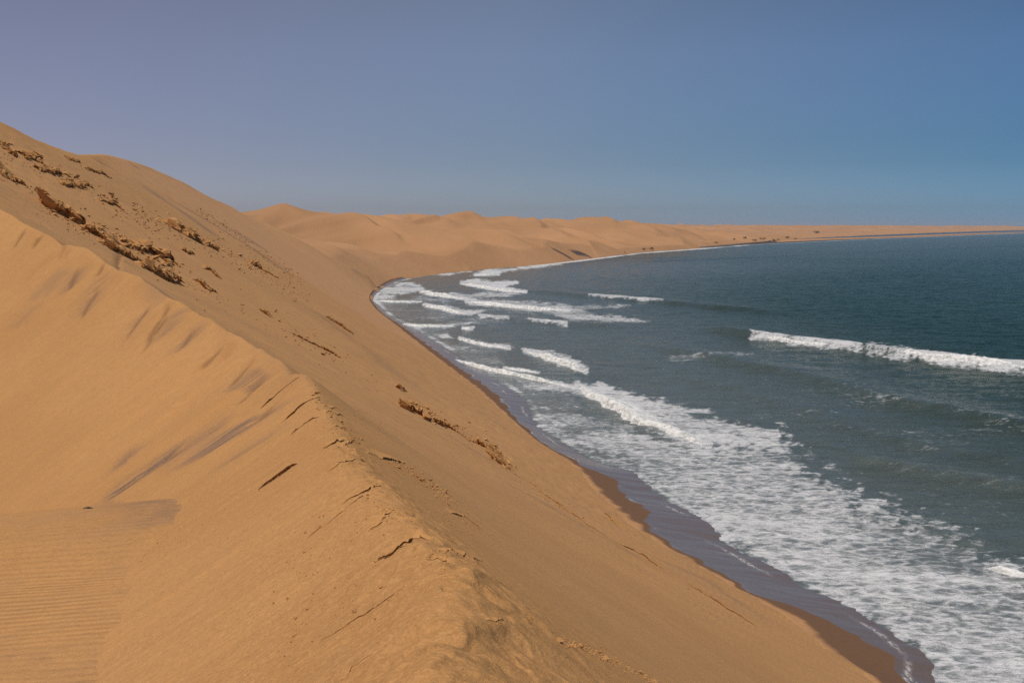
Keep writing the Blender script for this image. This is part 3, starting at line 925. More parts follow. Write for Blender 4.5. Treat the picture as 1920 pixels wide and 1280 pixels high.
def poly_sd(u, v, P):
    P = np.asarray(P, float)
    d = np.full(u.shape, 1e9); ins = np.zeros(u.shape, bool)
    n = len(P)
    for i in range(n):
        ax, ay = P[i]; bx, by = P[(i + 1) % n]
        dx, dy = bx - ax, by - ay
        t = np.clip(((u - ax) * dx + (v - ay) * dy) / (dx * dx + dy * dy + 1e-9), 0, 1)
        d = np.minimum(d, np.hypot(u - ax - t * dx, v - ay - t * dy))
        c = ((ay > v) != (by > v)) & (u < dx * (v - ay) / (dy + 1e-12) + ax)
        ins ^= c
    return np.where(ins, d, -d)


nz = fbm(U / 40, V / 10, 4, 121)
nz2 = fbm(U / 12, V / 4, 3, 123)


def patch_foam(P, val, f_in, f_out, nk=1.0):
    """foam on the water inside an outline of the sea's surface"""
    Pn = np.asarray(P, float)
    m = (U > Pn[:, 0].min() - 60) & (U < Pn[:, 0].max() + 60) & (V > Pn[:, 1].min() - 40) & (V < Pn[:, 1].max() + 40)
    sd = poly_sd(U[m], V[m], Pn) + nk * (f_in + f_out) * (0.9 * nz[m] + 0.4 * nz2[m])
    foam[m] = np.maximum(foam[m], val * sstep(-f_out, f_in, sd))


# broad apron of spent foam by the near shore
patch_foam([(1000, 760), (1080, 800), (1180, 790), (1330, 832), (1470, 806), (1500, 860), (1600, 915), (1700, 960), (1800, 990), (1850, 1030), (1925, 1060), (2100, 1150), (2100, 1500),
            (1700, 1500), (1690, 1210), (1430, 1062), (1315, 985), (1215, 925), (1165, 882), (1035, 825), (985, 790)], 0.70, 30, 24, 1.4)
patch_foam([(1230, 900), (1330, 905), (1500, 960), (1700, 1040), (1930, 1120), (2000, 1400), (1740, 1400), (1745, 1235), (1585, 1145), (1430, 1068), (1315, 992), (1220, 935)], 0.80, 24, 14)
patch_foam([(1080, 722), (1130, 716), (1210, 745), (1330, 765), (1345, 775), (1290, 775), (1460, 805), (1475, 830), (1400, 835), (1325, 832), (1240, 800), (1180, 775), (1110, 745)], 0.86, 8, 6)
patch_foam([(870, 672), (940, 690), (1085, 722), (1120, 745), (1000, 735), (960, 712), (900, 692)], 0.60, 8, 6)
patch_foam([(1000, 760), (1090, 770), (1180, 800), (1290, 850), (1230, 880), (1100, 845), (1030, 815), (990, 775)], 0.52, 14, 10)
patch_foam([(985, 655), (1060, 664), (1100, 690), (1085, 696), (1030, 678)], 0.85, 5, 4)
patch_foam([(860, 632), (955, 645), (970, 655), (900, 650)], 0.6, 4, 4)
patch_foam([(710, 545), (745, 527), (788, 530), (795, 540), (770, 553), (705, 562)], 0.80, 8, 5)
patch_foam([(705, 556), (790, 556), (890, 568), (800, 566), (770, 567), (700, 563)], 0.62, 5, 4)
patch_foam([(862, 527), (880, 523), (975, 527), (972, 533), (950, 536), (990, 546), (950, 546), (900, 539)], 0.95, 4, 3)
patch_foam([(786, 544), (820, 550), (880, 548), (960, 548), (985, 552), (870, 561), (830, 558)], 0.72, 4, 4)
patch_foam([(874, 562), (960, 562), (1080, 570), (1180, 574), (1100, 582), (1190, 596), (1220, 603), (1140, 606), (1070, 604), (1040, 590), (950, 578)], 0.66, 6, 6)
patch_foam([(795, 570), (830, 574), (920, 582), (880, 592), (840, 586)], 0.80, 4, 4)
patch_foam([(880, 516), (900, 508), (960, 500), (1060, 492), (1060, 496), (1000, 504), (930, 514), (900, 518)], 0.85, 4, 3)
patch_foam([(800, 516), (860, 508), (900, 506), (905, 509), (830, 517)], 0.75, 3, 2)
patch_foam([(980, 497), (1100, 485.6), (1200, 473.6), (1300, 466.3), (1400, 458.8), (1410, 460), (1300, 468.6), (1200, 476), (1100, 489), (1000, 501)], 0.95, 1.2, 0.8, 0.4)
patch_foam([(1400, 458.8), (1600, 449.3), (1800, 441.5), (1920, 436.7), (1920, 437.7), (1800, 442.5), (1600, 450.3), (1400, 460)], 0.60, 0.5, 0.5, 0.3)
patch_foam([(740, 604), (830, 607), (880, 603), (900, 605), (850, 612), (790, 612)], 0.72, 4, 4)
patch_foam([(700, 566), (760, 568), (900, 590), (1000, 605), (900, 612), (760, 604), (720, 590)], 0.34, 10, 8)
patch_foam([(810, 625), (840, 622), (850, 634), (830, 636)], 0.8, 4, 4)
patch_foam([(780, 628), (840, 640), (930, 662), (960, 690), (900, 690), (850, 662), (800, 640)], 0.40, 10, 8)
patch_foam([(890, 696), (1000, 720), (1090, 745), (1090, 790), (1010, 785), (985, 752)], 0.36, 10, 8)
patch_foam([(1240, 660), (1330, 665), (1420, 660), (1400, 672), (1260, 676)], 0.46, 8, 8)
patch_foam([(1480, 720), (1700, 745), (1925, 775), (1925, 800), (1760, 775), (1640, 752), (1500, 735)], 0.27, 12, 12)
patch_foam([(1590, 850), (1700, 862), (1925, 900), (1925, 925), (1760, 900), (1620, 872)], 0.30, 12, 10)
patch_foam([(1600, 820), (1925, 790), (1925, 850), (1750, 860)], 0.20, 20, 20)
patch_foam([(1230, 690), (1925, 700), (1925, 1000), (1780, 960), (1500, 830), (1340, 790)], 0.15, 60, 40)
patch_foam([(1840, 1056), (1880, 1048), (1925, 1058), (1925, 1078), (1870, 1072)], 0.95, 8, 6)
for b_ in BREAKERS:          # churned water round each roller
    q_ = np.array(b_[0], float); hp_ = b_[1]
    m = (U > q_[:, 0].min() - 40) & (U < q_[:, 0].max() + 40) & (V > q_[:, 1].min() - 30) & (V < q_[:, 1].max() + 30)
    d, sd, fr = seg_dist(U[m], V[m] + 0.25 * hp_, q_)
    foam[m] = np.maximum(foam[m], 0.85 * (1 - sstep(0.3 * hp_, 1.1 * hp_ + 1, d + hp_ * 0.5 * (nz[m] + nz2[m]))))
# swash rim along the water's edge
rim = np.exp(-((off - 1.2 - 1.5 * np.abs(fbm(Y / 6, X / 12, 3, 131))) / (0.9 + R4 / 500)) ** 2) * (0.55 + 0.45 * sstep(-0.2, 0.3, fbm(Y / 30, 0 * Y, 2, 133)))
foam = np.maximum(foam, rim * 0.9 * (1 - sstep(700, 1300, R4)))
foam *= sstep(-1.5, 0.3, off)
shallow = np.clip(1.0 - sstep(0, 40 + 0.36 * R4, off), 0, 1) * 0.85 + 0.15 * np.clip(1 - sstep(60, 220, off), 0, 1)
shallow = np.clip(shallow, 0, 1) * (1 - 0.8 * sstep(900, 1500, R4))
weed = np.zeros_like(X)
Xs, Ys = on_level([1180, 1300, 1500, 1700, 1780, 1925], [492, 488, 479, 470, 466, 461])
d, sd, fr = seg_dist(U, V, np.stack(to_pixel(Xs, Ys, 0), -1))
weed = 0.8 * (1 - sstep(0.5, 1.4, d)) * sstep(-0.35, 0.0, fbm(U / 60, V, 2, 141))  # thin darker streak across the far water
weed = np.where((off < -20) & (Y > 2100), 0.75, weed)
keep = (off > -4) | (Y > 2100)
sea = structure(grid_mesh("sea", X, Y, Z, M_SEA, dict(foam=foam, shallow=shallow, weed=weed, lace=foam), keep=keep))


# ------------------------------------------------------------------ crusted sand: ledges and clods
def crust_material():
    t = NT("crusted_sand")
    P = t.pos()
    n = t.noise(P, 1.3, 6, 0.65)
    f = t.noise(t.pos((1, 1, 3)), 7.0, 5, 0.65)
    c = t.mix(t.map(n, 0.3, 0.7), (0.46, 0.245, 0.094), (0.57, 0.308, 0.120))
    c = t.mix(t.map(f, 0.5, 0.8, 0, 0.35), c, (0.17, 0.10, 0.055))
    t.l(c, t.b.inputs["Base Color"])
    t.b.inputs["Roughness"].default_value = 0.95
    t.b.inputs["Specular IOR Level"].default_value = 0.1
    t.l(t.bump(f, 0.6, 0.12), t.b.inputs["Normal"])
    return t.m


M_CRUST = crust_material()


def resample(P, step):
    P = np.asarray(P, float)
    L = np.concatenate([[0], np.cumsum(np.linalg.norm(np.diff(P, axis=0), axis=1))])
    n = max(6, int(L[-1] / step))
    t = np.linspace(0, L[-1], n)
    return np.stack([np.interp(t, L, P[:, k]) for k in range(P.shape[1])], 1), t, L[-1]


def blocks(t, size, r):
    """step-wise random values along a line"""
    out = np.zeros_like(t); x = t[0]; val = r.uniform()
    nxt = x + size * r.uniform(0.4, 1.6)
    for i, ti in enumerate(t):
        if ti > nxt:
            val = r.uniform(); nxt = ti + size * r.uniform(0.4, 1.6)
        out[i] = val
    return out


def surf(x, y):
    return ground(x, y)


def ledge(px, hpx, label, name="sand_ledge", seed=1, rough=1.0):
    r = np.random.default_rng(seed)
    base = np.array([hit(u, v, lambda a, b: ground(a, b), 4.0) for u, v in px])
    ok = np.abs(base[:, 1] - np.median(base[:, 1])) < 0.35 * np.median(base[:, 1])
    base = base[ok]
    dist = float(np.median(base[:, 1]))
    h = 0.85 * hpx * dist / FPX
    base = base[np.argsort(base[:, 0])]
    P, t, L = resample(base[:, :2], max(h * 0.16, 0.5 * dist / FPX))
    n = len(P)
    T = np.gradient(P, axis=0); T /= np.linalg.norm(T, axis=1, keepdims=True) + 1e-9
    N = np.stack([T[:, 1], -T[:, 0]], 1)
    N *= np.where((N * -P).sum(1, keepdims=True) > 0, 1, -1)          # broken face on the open side
    prof = [(-2.3, -0.2), (-1.5, 0.10), (-0.9, 0.38), (-0.45, 0.72), (-0.1, 0.95), (0.18, 1.0), (0.40, 0.92), (0.42, 0.72), (0.22, 0.55), (0.06, 0.32), (0.04, 0.12), (0.18, -0.35)]
    m = len(prof)
    b1 = blocks(t, h * 0.9, r); b2 = blocks(t, h * 1.1, r); b3 = blocks(t, h * 0.45, r)
    taper = np.clip(np.minimum(np.linspace(0, 1, n), np.linspace(1, 0, n)) * 7, 0.12, 1)
    hs = h * (0.30 + 0.75 * b1 + 0.25 * b3) * taper
    off = h * 1.1 * (b2 - 0.5) + h * 0.35 * (b3 - 0.5)
    co = np.zeros((n, m, 3))
    for j, (f, z) in enumerate(prof):
        ff = f * hs + off + 0.14 * h * rough * r.normal(size=n) * (0.3 if j in (0, m - 1) else 1)
        x = P[:, 0] + N[:, 0] * ff + T[:, 0] * 0.10 * h * r.normal(size=n)
        y = P[:, 1] + N[:, 1] * ff + T[:, 1] * 0.10 * h * r.normal(size=n)
        co[:, j, 0] = x; co[:, j, 1] = y
        co[:, j, 2] = ground(x, y) + z * hs + 0.10 * h * rough * r.normal(size=n) * (0.0 if j in (0, m - 1) else 1)
    idx = np.arange(n * m).reshape(n, m)
    f4 = np.stack([idx[:-1, :-1], idx[1:, :-1], idx[1:, 1:], idx[:-1, 1:]], -1).reshape(-1, 4)
    me = poly_mesh(name, co.reshape(-1, 3), f4, M_CRUST)
    o = bpy.data.objects.new(name, me); COL.objects.link(o)
    c = co.reshape(-1, 3).mean(0)
    me.transform(__import__('mathutils').Matrix.Translation(Vector(-c))); o.location = c
    return tag(o, label, "sand ledge", "ledges of crusted sand breaking through the dune")


LEDGES = [
    ([(84, 378), (92, 392), (104, 398), (122, 404), (142, 414), (160, 422)], 26, "tall spiky ledge at the upper end of the biggest outcrop on the left slope"),
    ([(150, 428), (180, 440), (205, 455), (217, 470)], 20, "rounded slab-like ledge below the spiky one in the biggest outcrop"),
    ([(205, 466), (240, 480), (262, 494), (285, 506)], 16, "low broken ledge between the rounded slab and the lowest end of the biggest outcrop"),
    ([(252, 468), (285, 476), (310, 484), (334, 497)], 24, "crumbling upper ledge with deep dark gaps at the right end of the biggest outcrop"),
    ([(268, 502), (295, 514), (318, 522), (332, 528)], 20, "lowest dark ledge at the right foot of the biggest outcrop"),
    ([(0, 316), (6, 324), (12, 334)], 22, "dark jagged ledge cut by the photo's left edge above the crest"),
    ([(16, 336), (32, 342), (48, 348)], 10, "small dark ledge just right of the jagged one at the left edge"),
    ([(0, 270), (4, 274), (8, 280)], 14, "small ledge at the photo's left edge high on the slope"),
    ([(17, 288), (24, 291), (31, 295)], 13, "lone dark block ledge high on the left slope near the edge"),
    ([(46, 294), (62, 293), (76, 296), (84, 306)], 10, "curved ledge ring below the skyline high on the left slope"),
    ([(80, 324), (95, 318), (118, 326)], 13, "blocky ledge with dark overhang left of the middle of the upper row"),
    ([(114, 346), (128, 350), (140, 352)], 11, "short dark cluster ledge in the middle of the upper row"),
    ([(142, 350), (158, 356), (174, 352)], 9, "slanting shelf ledge right of the dark cluster in the upper row"),
    ([(190, 378), (215, 384), (232, 395)], 9, "pale slumped ledge at the right end of the upper row"),
    ([(125, 298), (138, 300), (148, 304)], 5, "thin ledge close under the skyline on the left"),
    ([(160, 317), (172, 320), (190, 326), (208, 333)], 6, "thin broken ledge below the skyline, right of the other thin one"),
    ([(318, 424), (330, 432), (345, 440), (360, 446)], 20, "wide ledge over a big dark hollow in the middle of the slope"),
    ([(362, 446), (368, 452), (376, 456)], 10, "small ledge right beside the big dark hollow"),
    ([(386, 460), (396, 464), (406, 466)], 11, "dark ledge right of and below the big hollow"),
    ([(340, 468), (352, 474), (366, 478)], 8, "curled ledge below the big dark hollow"),
    ([(362, 524), (375, 532), (390, 542), (406, 548)], 11, "short ledge row right of the biggest outcrop's foot"),
    ([(380, 502), (394, 506), (412, 522)], 7, "low ledge above the short row right of the biggest outcrop"),
    ([(472, 496), (488, 504), (505, 512), (522, 522)], 10, "rubbly ledge at the middle right of the slope"),
    ([(487, 580), (494, 584), (504, 594)], 8, "tiny pair of dark ledges on the bare middle slope"),
    ([(612, 594), (624, 602), (640, 612), (660, 626)], 7, "ledge with a dark head near the far beach"),
    ([(545, 624), (565, 634), (590, 646), (615, 658), (640, 672)], 6, "long thin ledge on the face behind the near crest"),
    ([(751, 757), (760, 766), (775, 772), (800, 784), (830, 797), (858, 812)], 17, "ledge with dark cave-like holes on the seaward face above the beach"),
    ([(862, 814), (895, 832), (918, 842), (930, 864), (950, 878), (968, 888)], 13, "crumbling lower ledge running down from the cave-like holes to the beach"),
    ([(744, 727), (750, 730), (757, 735)], 12, "single grey ledge stub above the cave-like holes"),
]
for i, (px, hp, lb) in enumerate(LEDGES):
    ledge(px, hp, lb, seed=100 + i)

import bmesh
CLODS = []
for k in range(8):
    r = np.random.default_rng(300 + k)
    bm = bmesh.new()
    for q in range(16):
        v = r.normal(size=3); v /= np.linalg.norm(v)
        v *= np.array([1.0, r.uniform(0.6, 0.9), r.uniform(0.5, 0.75)]) * r.uniform(0.8, 1.1)
        bm.verts.new(v * 0.5)
    bmesh.ops.convex_hull(bm, input=bm.verts)
    for v in [v for v in bm.verts if not v.link_faces]: bm.verts.remove(v)
    bmesh.ops.triangulate(bm, faces=bm.faces)
    bmesh.ops.subdivide_edges(bm, edges=bm.edges[:], cuts=1)
    for v in bm.verts: v.co += Vector(r.normal(size=3)) * 0.035
    me = bpy.data.meshes.new("sand_clod"); bm.to_mesh(me); bm.free()
    me.materials.append(M_CRUST); CLODS.append(me)


def clods(line, spread, count, smin_, smax_, label, group, seed):
    r = np.random.default_rng(seed)
    line = np.array(line, float)
    L = np.concatenate([[0], np.cumsum(np.hypot(*np.diff(line, axis=0).T))])
    for i in range(count):
        t = r.uniform(0, L[-1])
        u = np.interp(t, L, line[:, 0]) + r.normal() * spread * 0.6
        v = np.interp(t, L, line[:, 1]) + r.normal() * spread
        if u < -8: continue
        p = hit(u, v, lambda a, b: ground(a, b), 4.0)
        if p[1] > 700: continue
        sz = 1.45 * (smin_ + (smax_ - smin_) * r.uniform() ** 2.2) * np.hypot(p[0], p[1]) / FPX
        o = bpy.data.objects.new("sand_clod", CLODS[r.integers(8)])
        o.scale = (sz * r.uniform(0.9, 1.5), sz, sz * r.uniform(0.6, 0.9))
        o.rotation_euler = (r.uniform(-.4, .4), r.uniform(-.4, .4), r.uniform(0, 6.28))
        o.location = (p[0], p[1], float(ground(p[0], p[1])) + sz * 0.22)
        COL.objects.link(o); tag(o, label, "sand clod", group)


clods([(728, 866), (760, 878), (800, 905), (845, 936)], 6, 34, 4, 9, "small clod in the crumbly pile right of the near crest", "clods in the pile beside the near crest", 1)
clods([(1050, 1202), (1090, 1214), (1130, 1228), (1180, 1255), (1235, 1284)], 4.5, 34, 4, 13, "small clod in the crumbly row low on the near face", "clods in the row low on the near face", 2)
clods([(95, 385), (150, 415), (220, 450), (280, 480), (325, 505)], 9, 40, 5, 15, "angular clod among the spikes of the biggest outcrop", "clods of the biggest outcrop", 3)
clods([(0, 275), (60, 300), (110, 325), (170, 352), (230, 390)], 8, 22, 4, 9, "clod lying along the upper row of ledges", "clods of the upper row", 4)
clods([(250, 385), (300, 405), (370, 445), (440, 478), (520, 525), (560, 555)], 8, 40, 3, 8, "little clod in the long row behind the biggest outcrop", "clods of the long row", 5)
clods([(755, 750), (800, 772), (860, 800), (925, 835), (960, 880)], 6, 24, 4, 11, "clod lying along the ledge above the beach", "clods of the ledge above the beach", 6)
clods([(540, 1100), (600, 1030), (660, 990), (760, 985)], 40, 30, 3, 6, "dark flake of crust on the near ridge's left slope", "flakes on the near left slope", 7)
clods([(500, 1215), (580, 1150), (640, 1130), (720, 1100)], 30, 26, 3, 7, "flake of crust low on the near ridge's left slope", "flakes low on the near left slope", 8)
clods([(585, 735), (610, 760), (640, 800), (690, 850)], 8, 16, 4, 8, "clod beside the ribs on the crest's middle", "clods beside the ribs", 9)
clods([(480, 575), (540, 620), (600, 660), (640, 690)], 14, 14, 3, 8, "lone clod on the bare slope above the beach", "lone clods above the beach", 10)


# ------------------------------------------------------------------ breakers
def wave_material():
    t = NT("breaker_foam")
    P = t.pos()
    n = t.noise(P, 0.8, 7, 0.65, 0.3); f = t.noise(P, 3.5, 5, 0.65)
    c = t.mix(t.map(n, 0.32, 0.62), (0.42, 0.45, 0.43), (0.86, 0.87, 0.85))
    t.l(c, t.b.inputs["Base Color"])
    t.b.inputs["Roughness"].default_value = 0.7
    t.b.inputs["Specular IOR Level"].default_value = 0.2
    b = t.bump(n, 0.6, 0.5); b = t.bump(f, 0.5, 0.12, b)
    t.l(b, t.b.inputs["Normal"])
    return t.m


M_WAVE = wave_material()


def breaker(px, hpx, label, seed, broad=1.0):
    r = np.random.default_rng(seed)
    Xs, Ys = on_level([p[0] for p in px], [p[1] for p in px], 0.0)
    base = np.stack([Xs, Ys], 1)
    dist = float(np.mean(Ys)); h = hpx * dist / FPX
    P, t, L = resample(base, max(0.22, h * 0.10, 0.35 * dist / FPX))
    n = len(P)
    T = np.gradient(P, axis=0); T /= np.linalg.norm(T, axis=1, keepdims=True) + 1e-9
    N = np.stack([T[:, 1], -T[:, 0]], 1)
    N *= np.where(N[:, 1:2] + 0.6 * N[:, 0:1] < 0, 1, -1)
    ss = t / h
    lump = fbm(ss * 0.35, 0 * ss, 3, seed) ; gap = fbm(ss * 0.09, 0 * ss + 5, 2, seed + 1)
    taper = np.clip(np.minimum(np.linspace(0, 1, n), np.linspace(1, 0, n)) * 3.5, 0, 1) ** 0.8
    hs = h * np.clip(0.80 + 0.30 * lump + 0.45 * gap, 0.12, 1.3) * np.maximum(taper, 0.05)
    off = 1.6 * h * fbm(ss * 0.12, 0 * ss + 9, 3, seed + 2) + 0.3 * h * lump
    fz = [(-4.0, -0.35), (-3.0, 0.02), (-2.0, 0.30), (-1.2, 0.62), (-0.6, 0.88), (-0.2, 1.0), (0.15, 1.0), (0.45, 0.90), (0.70, 0.72), (0.88, 0.52), (1.02, 0.34), (1.15, 0.18), (1.35, 0.05), (1.7, -0.3)]
    m = len(fz)
    co = np.zeros((n, m, 3))
    for j, (f, z) in enumerate(fz):
        ff = (f * (broad if f < 0 else 1.0)) * hs + off
        w_ = 0.0 if j in (0, m - 1) else 1.0
        nz1 = fbm(ss * 0.9 + j * 0.37, ss * 0 + j * 0.9, 3, seed + 4); nz2 = fbm(ss * 2.3, ss * 0 + j * 1.3, 2, seed + 6)
        co[:, j, 0] = P[:, 0] + N[:, 0] * (ff + w_ * 0.25 * hs * nz1)
        co[:, j, 1] = P[:, 1] + N[:, 1] * (ff + w_ * 0.25 * hs * nz1)
        co[:, j, 2] = z * hs + w_ * hs * (0.14 * nz1 + 0.16 * nz2)
    idx = np.arange(n * m).reshape(n, m)
    f4 = np.stack([idx[:-1, :-1], idx[1:, :-1], idx[1:, 1:], idx[:-1, 1:]], -1).reshape(-1, 4)
    me = poly_mesh("breaking_wave", co.reshape(-1, 3), f4, M_WAVE, True)
    o = bpy.data.objects.new("breaking_wave", me); COL.objects.link(o)
    c = co.reshape(-1, 3).mean(0); c[2] = 0
    me.transform(__import__('mathutils').Matrix.Translation(Vector(-c))); o.location = c
    return tag(o, label, "wave", "breaking waves in the bay")


for b_ in BREAKERS: breaker(*b_)


# ------------------------------------------------------------------ far beach: rocks and bushes
def simple_mat(name, col, rough=0.8, var=0.4, scale=0.5):
    t = NT(name)
    n = t.noise(t.pos(), scale, 5, 0.6)
    t.l(t.mix(t.map(n, 0.3, 0.7), tuple(c * (1 - var) for c in col), tuple(c * (1 + var) for c in col)), t.b.inputs["Base Color"])
    t.b.inputs["Roughness"].default_value = rough
    t.b.inputs["Specular IOR Level"].default_value = 0.2
    t.l(t.bump(n, 0.6, 0.3), t.b.inputs["Normal"])
    return t.m


M_ROCK = simple_mat("dark_rock", (0.035, 0.030, 0.030), 0.6)
M_LEAF = simple_mat("bush_leaf", (0.050, 0.060, 0.030), 0.8, 0.5, 0.6)
M_SHELL = simple_mat("white_shell", (0.75, 0.72, 0.66), 0.5, 0.1, 20)


def rock(px, wpx, hpx, label, seed, cat="rock"):
    r = np.random.default_rng(seed)
    P = np.array([on_level(u, v, 0.3) for u, v in px]); dist = P[:, 1].mean()
    h = hpx * dist / FPX; wd = wpx * dist / FPX
    Q, t, L = resample(P, h * 0.5); n = len(Q)
    T = np.gradient(Q, axis=0); T /= np.linalg.norm(T, axis=1, keepdims=True) + 1e-9
    N = np.stack([-T[:, 1], T[:, 0]], 1)
    b = blocks(t, h * 2, r); tp = np.clip(np.minimum(np.linspace(0, 1, n), np.linspace(1, 0, n)) * 5, 0.15, 1)
    prof = [(-0.55, -0.6), (-0.5, 0.25), (-0.35, 0.6), (-0.1, 0.95), (0.15, 1.0), (0.38, 0.7), (0.5, 0.3), (0.55, -0.6)]
    co = np.zeros((n, len(prof), 3))
    for j, (f, z) in enumerate(prof):
        q = Q + N * (f * wd * (0.6 + 0.8 * b) * tp + 0.12 * h * r.normal(size=n))[:, None]
        co[:, j, :2] = q; co[:, j, 2] = 0.2 + z * h * (0.5 + 0.7 * b) * tp + 0.1 * h * r.normal(size=n)
    m = len(prof); idx = np.arange(n * m).reshape(n, m)
    f4 = np.stack([idx[:-1, :-1], idx[1:, :-1], idx[1:, 1:], idx[:-1, 1:]], -1).reshape(-1, 4)
    f4 = f4.tolist() + [idx[0].tolist()] + [idx[-1][::-1].tolist()]
    o = bpy.data.objects.new("rock_shelf", poly_mesh("rock_shelf", co.reshape(-1, 3), f4, M_ROCK)); COL.objects.link(o)
    return tag(o, label, cat)


rock([(968, 492.5), (985, 491), (1006, 490)], 9, 4.0, "low dark rock shelf at the water's edge where the far beach begins", 41)
rock([(1140, 478.5), (1150, 477.5)], 4, 2.0, "small dark rock on the far beach between slope and surf", 42)
rock([(1375, 459.2), (1420, 456.6), (1470, 453.6)], 4, 2.2, "long low dark bank behind the far beach where the lagoon begins", 43)


def bush(u, v, wpx, hpx, label, seed):
    r = np.random.default_rng(seed)
    zf = lambda a, b: np.maximum(hills_z(a, b), 0.3)
    p = hit(u, v, zf, 700, 15000); d = p[1]
    wd = wpx * d / FPX / 2; h = hpx * d / FPX
    co = []; fc = []
    ncl = 7
    cl = [(r.uniform(-0.8, 0.8) * wd, r.uniform(-0.5, 0.5) * wd, r.uniform(0.25, 0.75) * h) for _ in range(ncl)]
    for q in range(420):
        c = cl[r.integers(ncl)]
        o_ = r.normal(size=3) * np.array([0.22 * wd, 0.22 * wd, 0.20 * h])
        c3 = np.array([c[0] + o_[0], c[1] + o_[1], max(0.02 * h, c[2] + o_[2])])
        a = r.normal(size=3); a /= np.linalg.norm(a); b_ = np.cross(a, r.normal(size=3)); b_ /= np.linalg.norm(b_)
        s_ = h * r.uniform(0.05, 0.13); k = len(co)
        co += [c3 - a * s_, c3 + b_ * s_ * 0.5, c3 + a * s_, c3 - b_ * s_ * 0.5]; fc.append((k, k + 1, k + 2, k + 3))
    fol = poly_mesh("shrub", co, fc, M_LEAF)
    o = bpy.data.objects.new("shrub", fol); COL.objects.link(o); o.location = p
    return tag(o, label, "shrub", "shrubs on the far dunes")


BUSH = [(1208, 469, 12, 4, "low green shrub on the far beach, left of its taller neighbour"), (1221, 468.5, 10, 5, "taller green shrub beside the low one on the far beach"),
        (1343, 456, 12, 3, "sparse dark shrub where the far dune face meets the beach"), (1376, 450, 7, 3, "tiny dark shrub alone on the pale sand above the bank"),
        (1396, 447.5, 7, 4, "small round shrub higher on the sand right of the tiny one"), (1414, 452, 10, 4, "shrub at the left of the thick clump above the bank"),
        (1428, 449.5, 16, 4.5, "widest dark shrub in the thick clump above the bank"), (1444, 454, 10, 3, "low shrub squatting on the dark bank"),
        (1455, 452.5, 16, 5, "dense shrub at the right end of the thick clump"), (1476, 447, 8, 4, "small shrub on the sand right of the thick clump"),
        (1491, 449, 7, 3, "tiny shrub next to the lagoon's near end"), (1530, 438, 12, 5, "lone arched shrub on the pale sand beyond the lagoon"),
        (1172, 474, 5, 2, "tiny shrub left of the green pair on the far beach")]
for i, (u, v, a, b, lb) in enumerate(BUSH):
    bush(u, v, a, b, lb, 500 + i)

# ------------------------------------------------------------------ small finds on the sand
both = lambda a, b: np.maximum(ground(a, b), np.where(a < XC(b), floor_z(a, b), -9))
p = hit(166, 953, both, 4.0)
r = np.random.default_rng(77)
Q = np.stack([np.linspace(-0.5, 0.5, 14), 0.08 * np.sin(np.linspace(0, 5, 14)), 0.06 * np.sin(np.linspace(0, 3.1, 14))], 1)
co = []; fc = []
for i, q in enumerate(Q):
    rad = 0.075 * (0.35 + math.sin(math.pi * (i + 0.5) / 14)) * r.uniform(0.7, 1.3)
    for k in range(7):
        a = k / 7 * 2 * math.pi
        co.append(q + np.array([0, math.cos(a) * rad, math.sin(a) * rad + 0.05]))
for i in range(13):
    for k in range(7):
        fc.append((i * 7 + k, i * 7 + (k + 1) % 7, (i + 1) * 7 + (k + 1) % 7, (i + 1) * 7 + k))
fc += [tuple(range(6, -1, -1)), tuple(range(91, 98))]
o = bpy.data.objects.new("driftwood", poly_mesh("driftwood", co, fc, M_ROCK)); COL.objects.link(o)
o.location = p; sc_ = 20 * p[1] / FPX; o.scale = (sc_, sc_, sc_ * 0.8)
tag(o, "small dark piece of driftwood at the far edge of the rippled hollow", "driftwood")
SHELLS = [(403, 972, "white shell speck on the slope right of the rippled hollow"), (625, 975, "white shell speck between two fall lines near the crest"),
          (1051, 1098, "white shell speck on the smooth near face"), (680, 1177, "white shell speck low on the near left slope"), (412, 1015, "white shell speck below the hollow's right corner"),
          (587, 1008, "white shell speck left of the long broken lip")]
for u, v, lb in SHELLS:
    p = hit(u, v, lambda a, b: ground(a, b), 4.0)
    o = bpy.data.objects.new("shell", CLODS[3].copy()); o.data.materials[0] = M_SHELL
    COL.objects.link(o); s_ = 2.6 * np.hypot(p[0], p[1]) / FPX
    o.scale = (s_, s_, s_ * 0.7); o.location = (p[0], p[1], float(ground(p[0], p[1])) + 0.25 * s_)
    tag(o, lb, "shell", "white shells on the sand")


# ------------------------------------------------------------------ broken lips of crust on the near ridge
def lip_material():
    t = NT("broken_crust_lip")
    P = t.pos()
    n = t.noise(P, 2.2, 5, 0.6); g = t.noise(P, 60.0, 2, 0.7); f = t.noise(t.pos((1, 1, 0.5)), 9.0, 5, 0.65)
    c = t.mix(t.map(n, 0.3, 0.7), SAND, SAND_PALE)
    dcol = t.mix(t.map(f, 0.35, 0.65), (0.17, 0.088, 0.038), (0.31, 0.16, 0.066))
    c = t.mix(t.attr("damp").outputs["Fac"], c, dcol)  # moist sand tone with painted shade, on the lip's broken face only
    c = t.mix(t.map(g, 0.3, 0.7, 0.0, 0.14), c, (0.30, 0.16, 0.07))
    t.l(c, t.b.inputs["Base Color"])
    t.b.inputs["Roughness"].default_value = 0.95
    t.b.inputs["Specular IOR Level"].default_value = 0.1
    t.l(t.bump(f, 0.4, 0.03), t.b.inputs["Normal"])
    return t.m


M_LIP = lip_material()


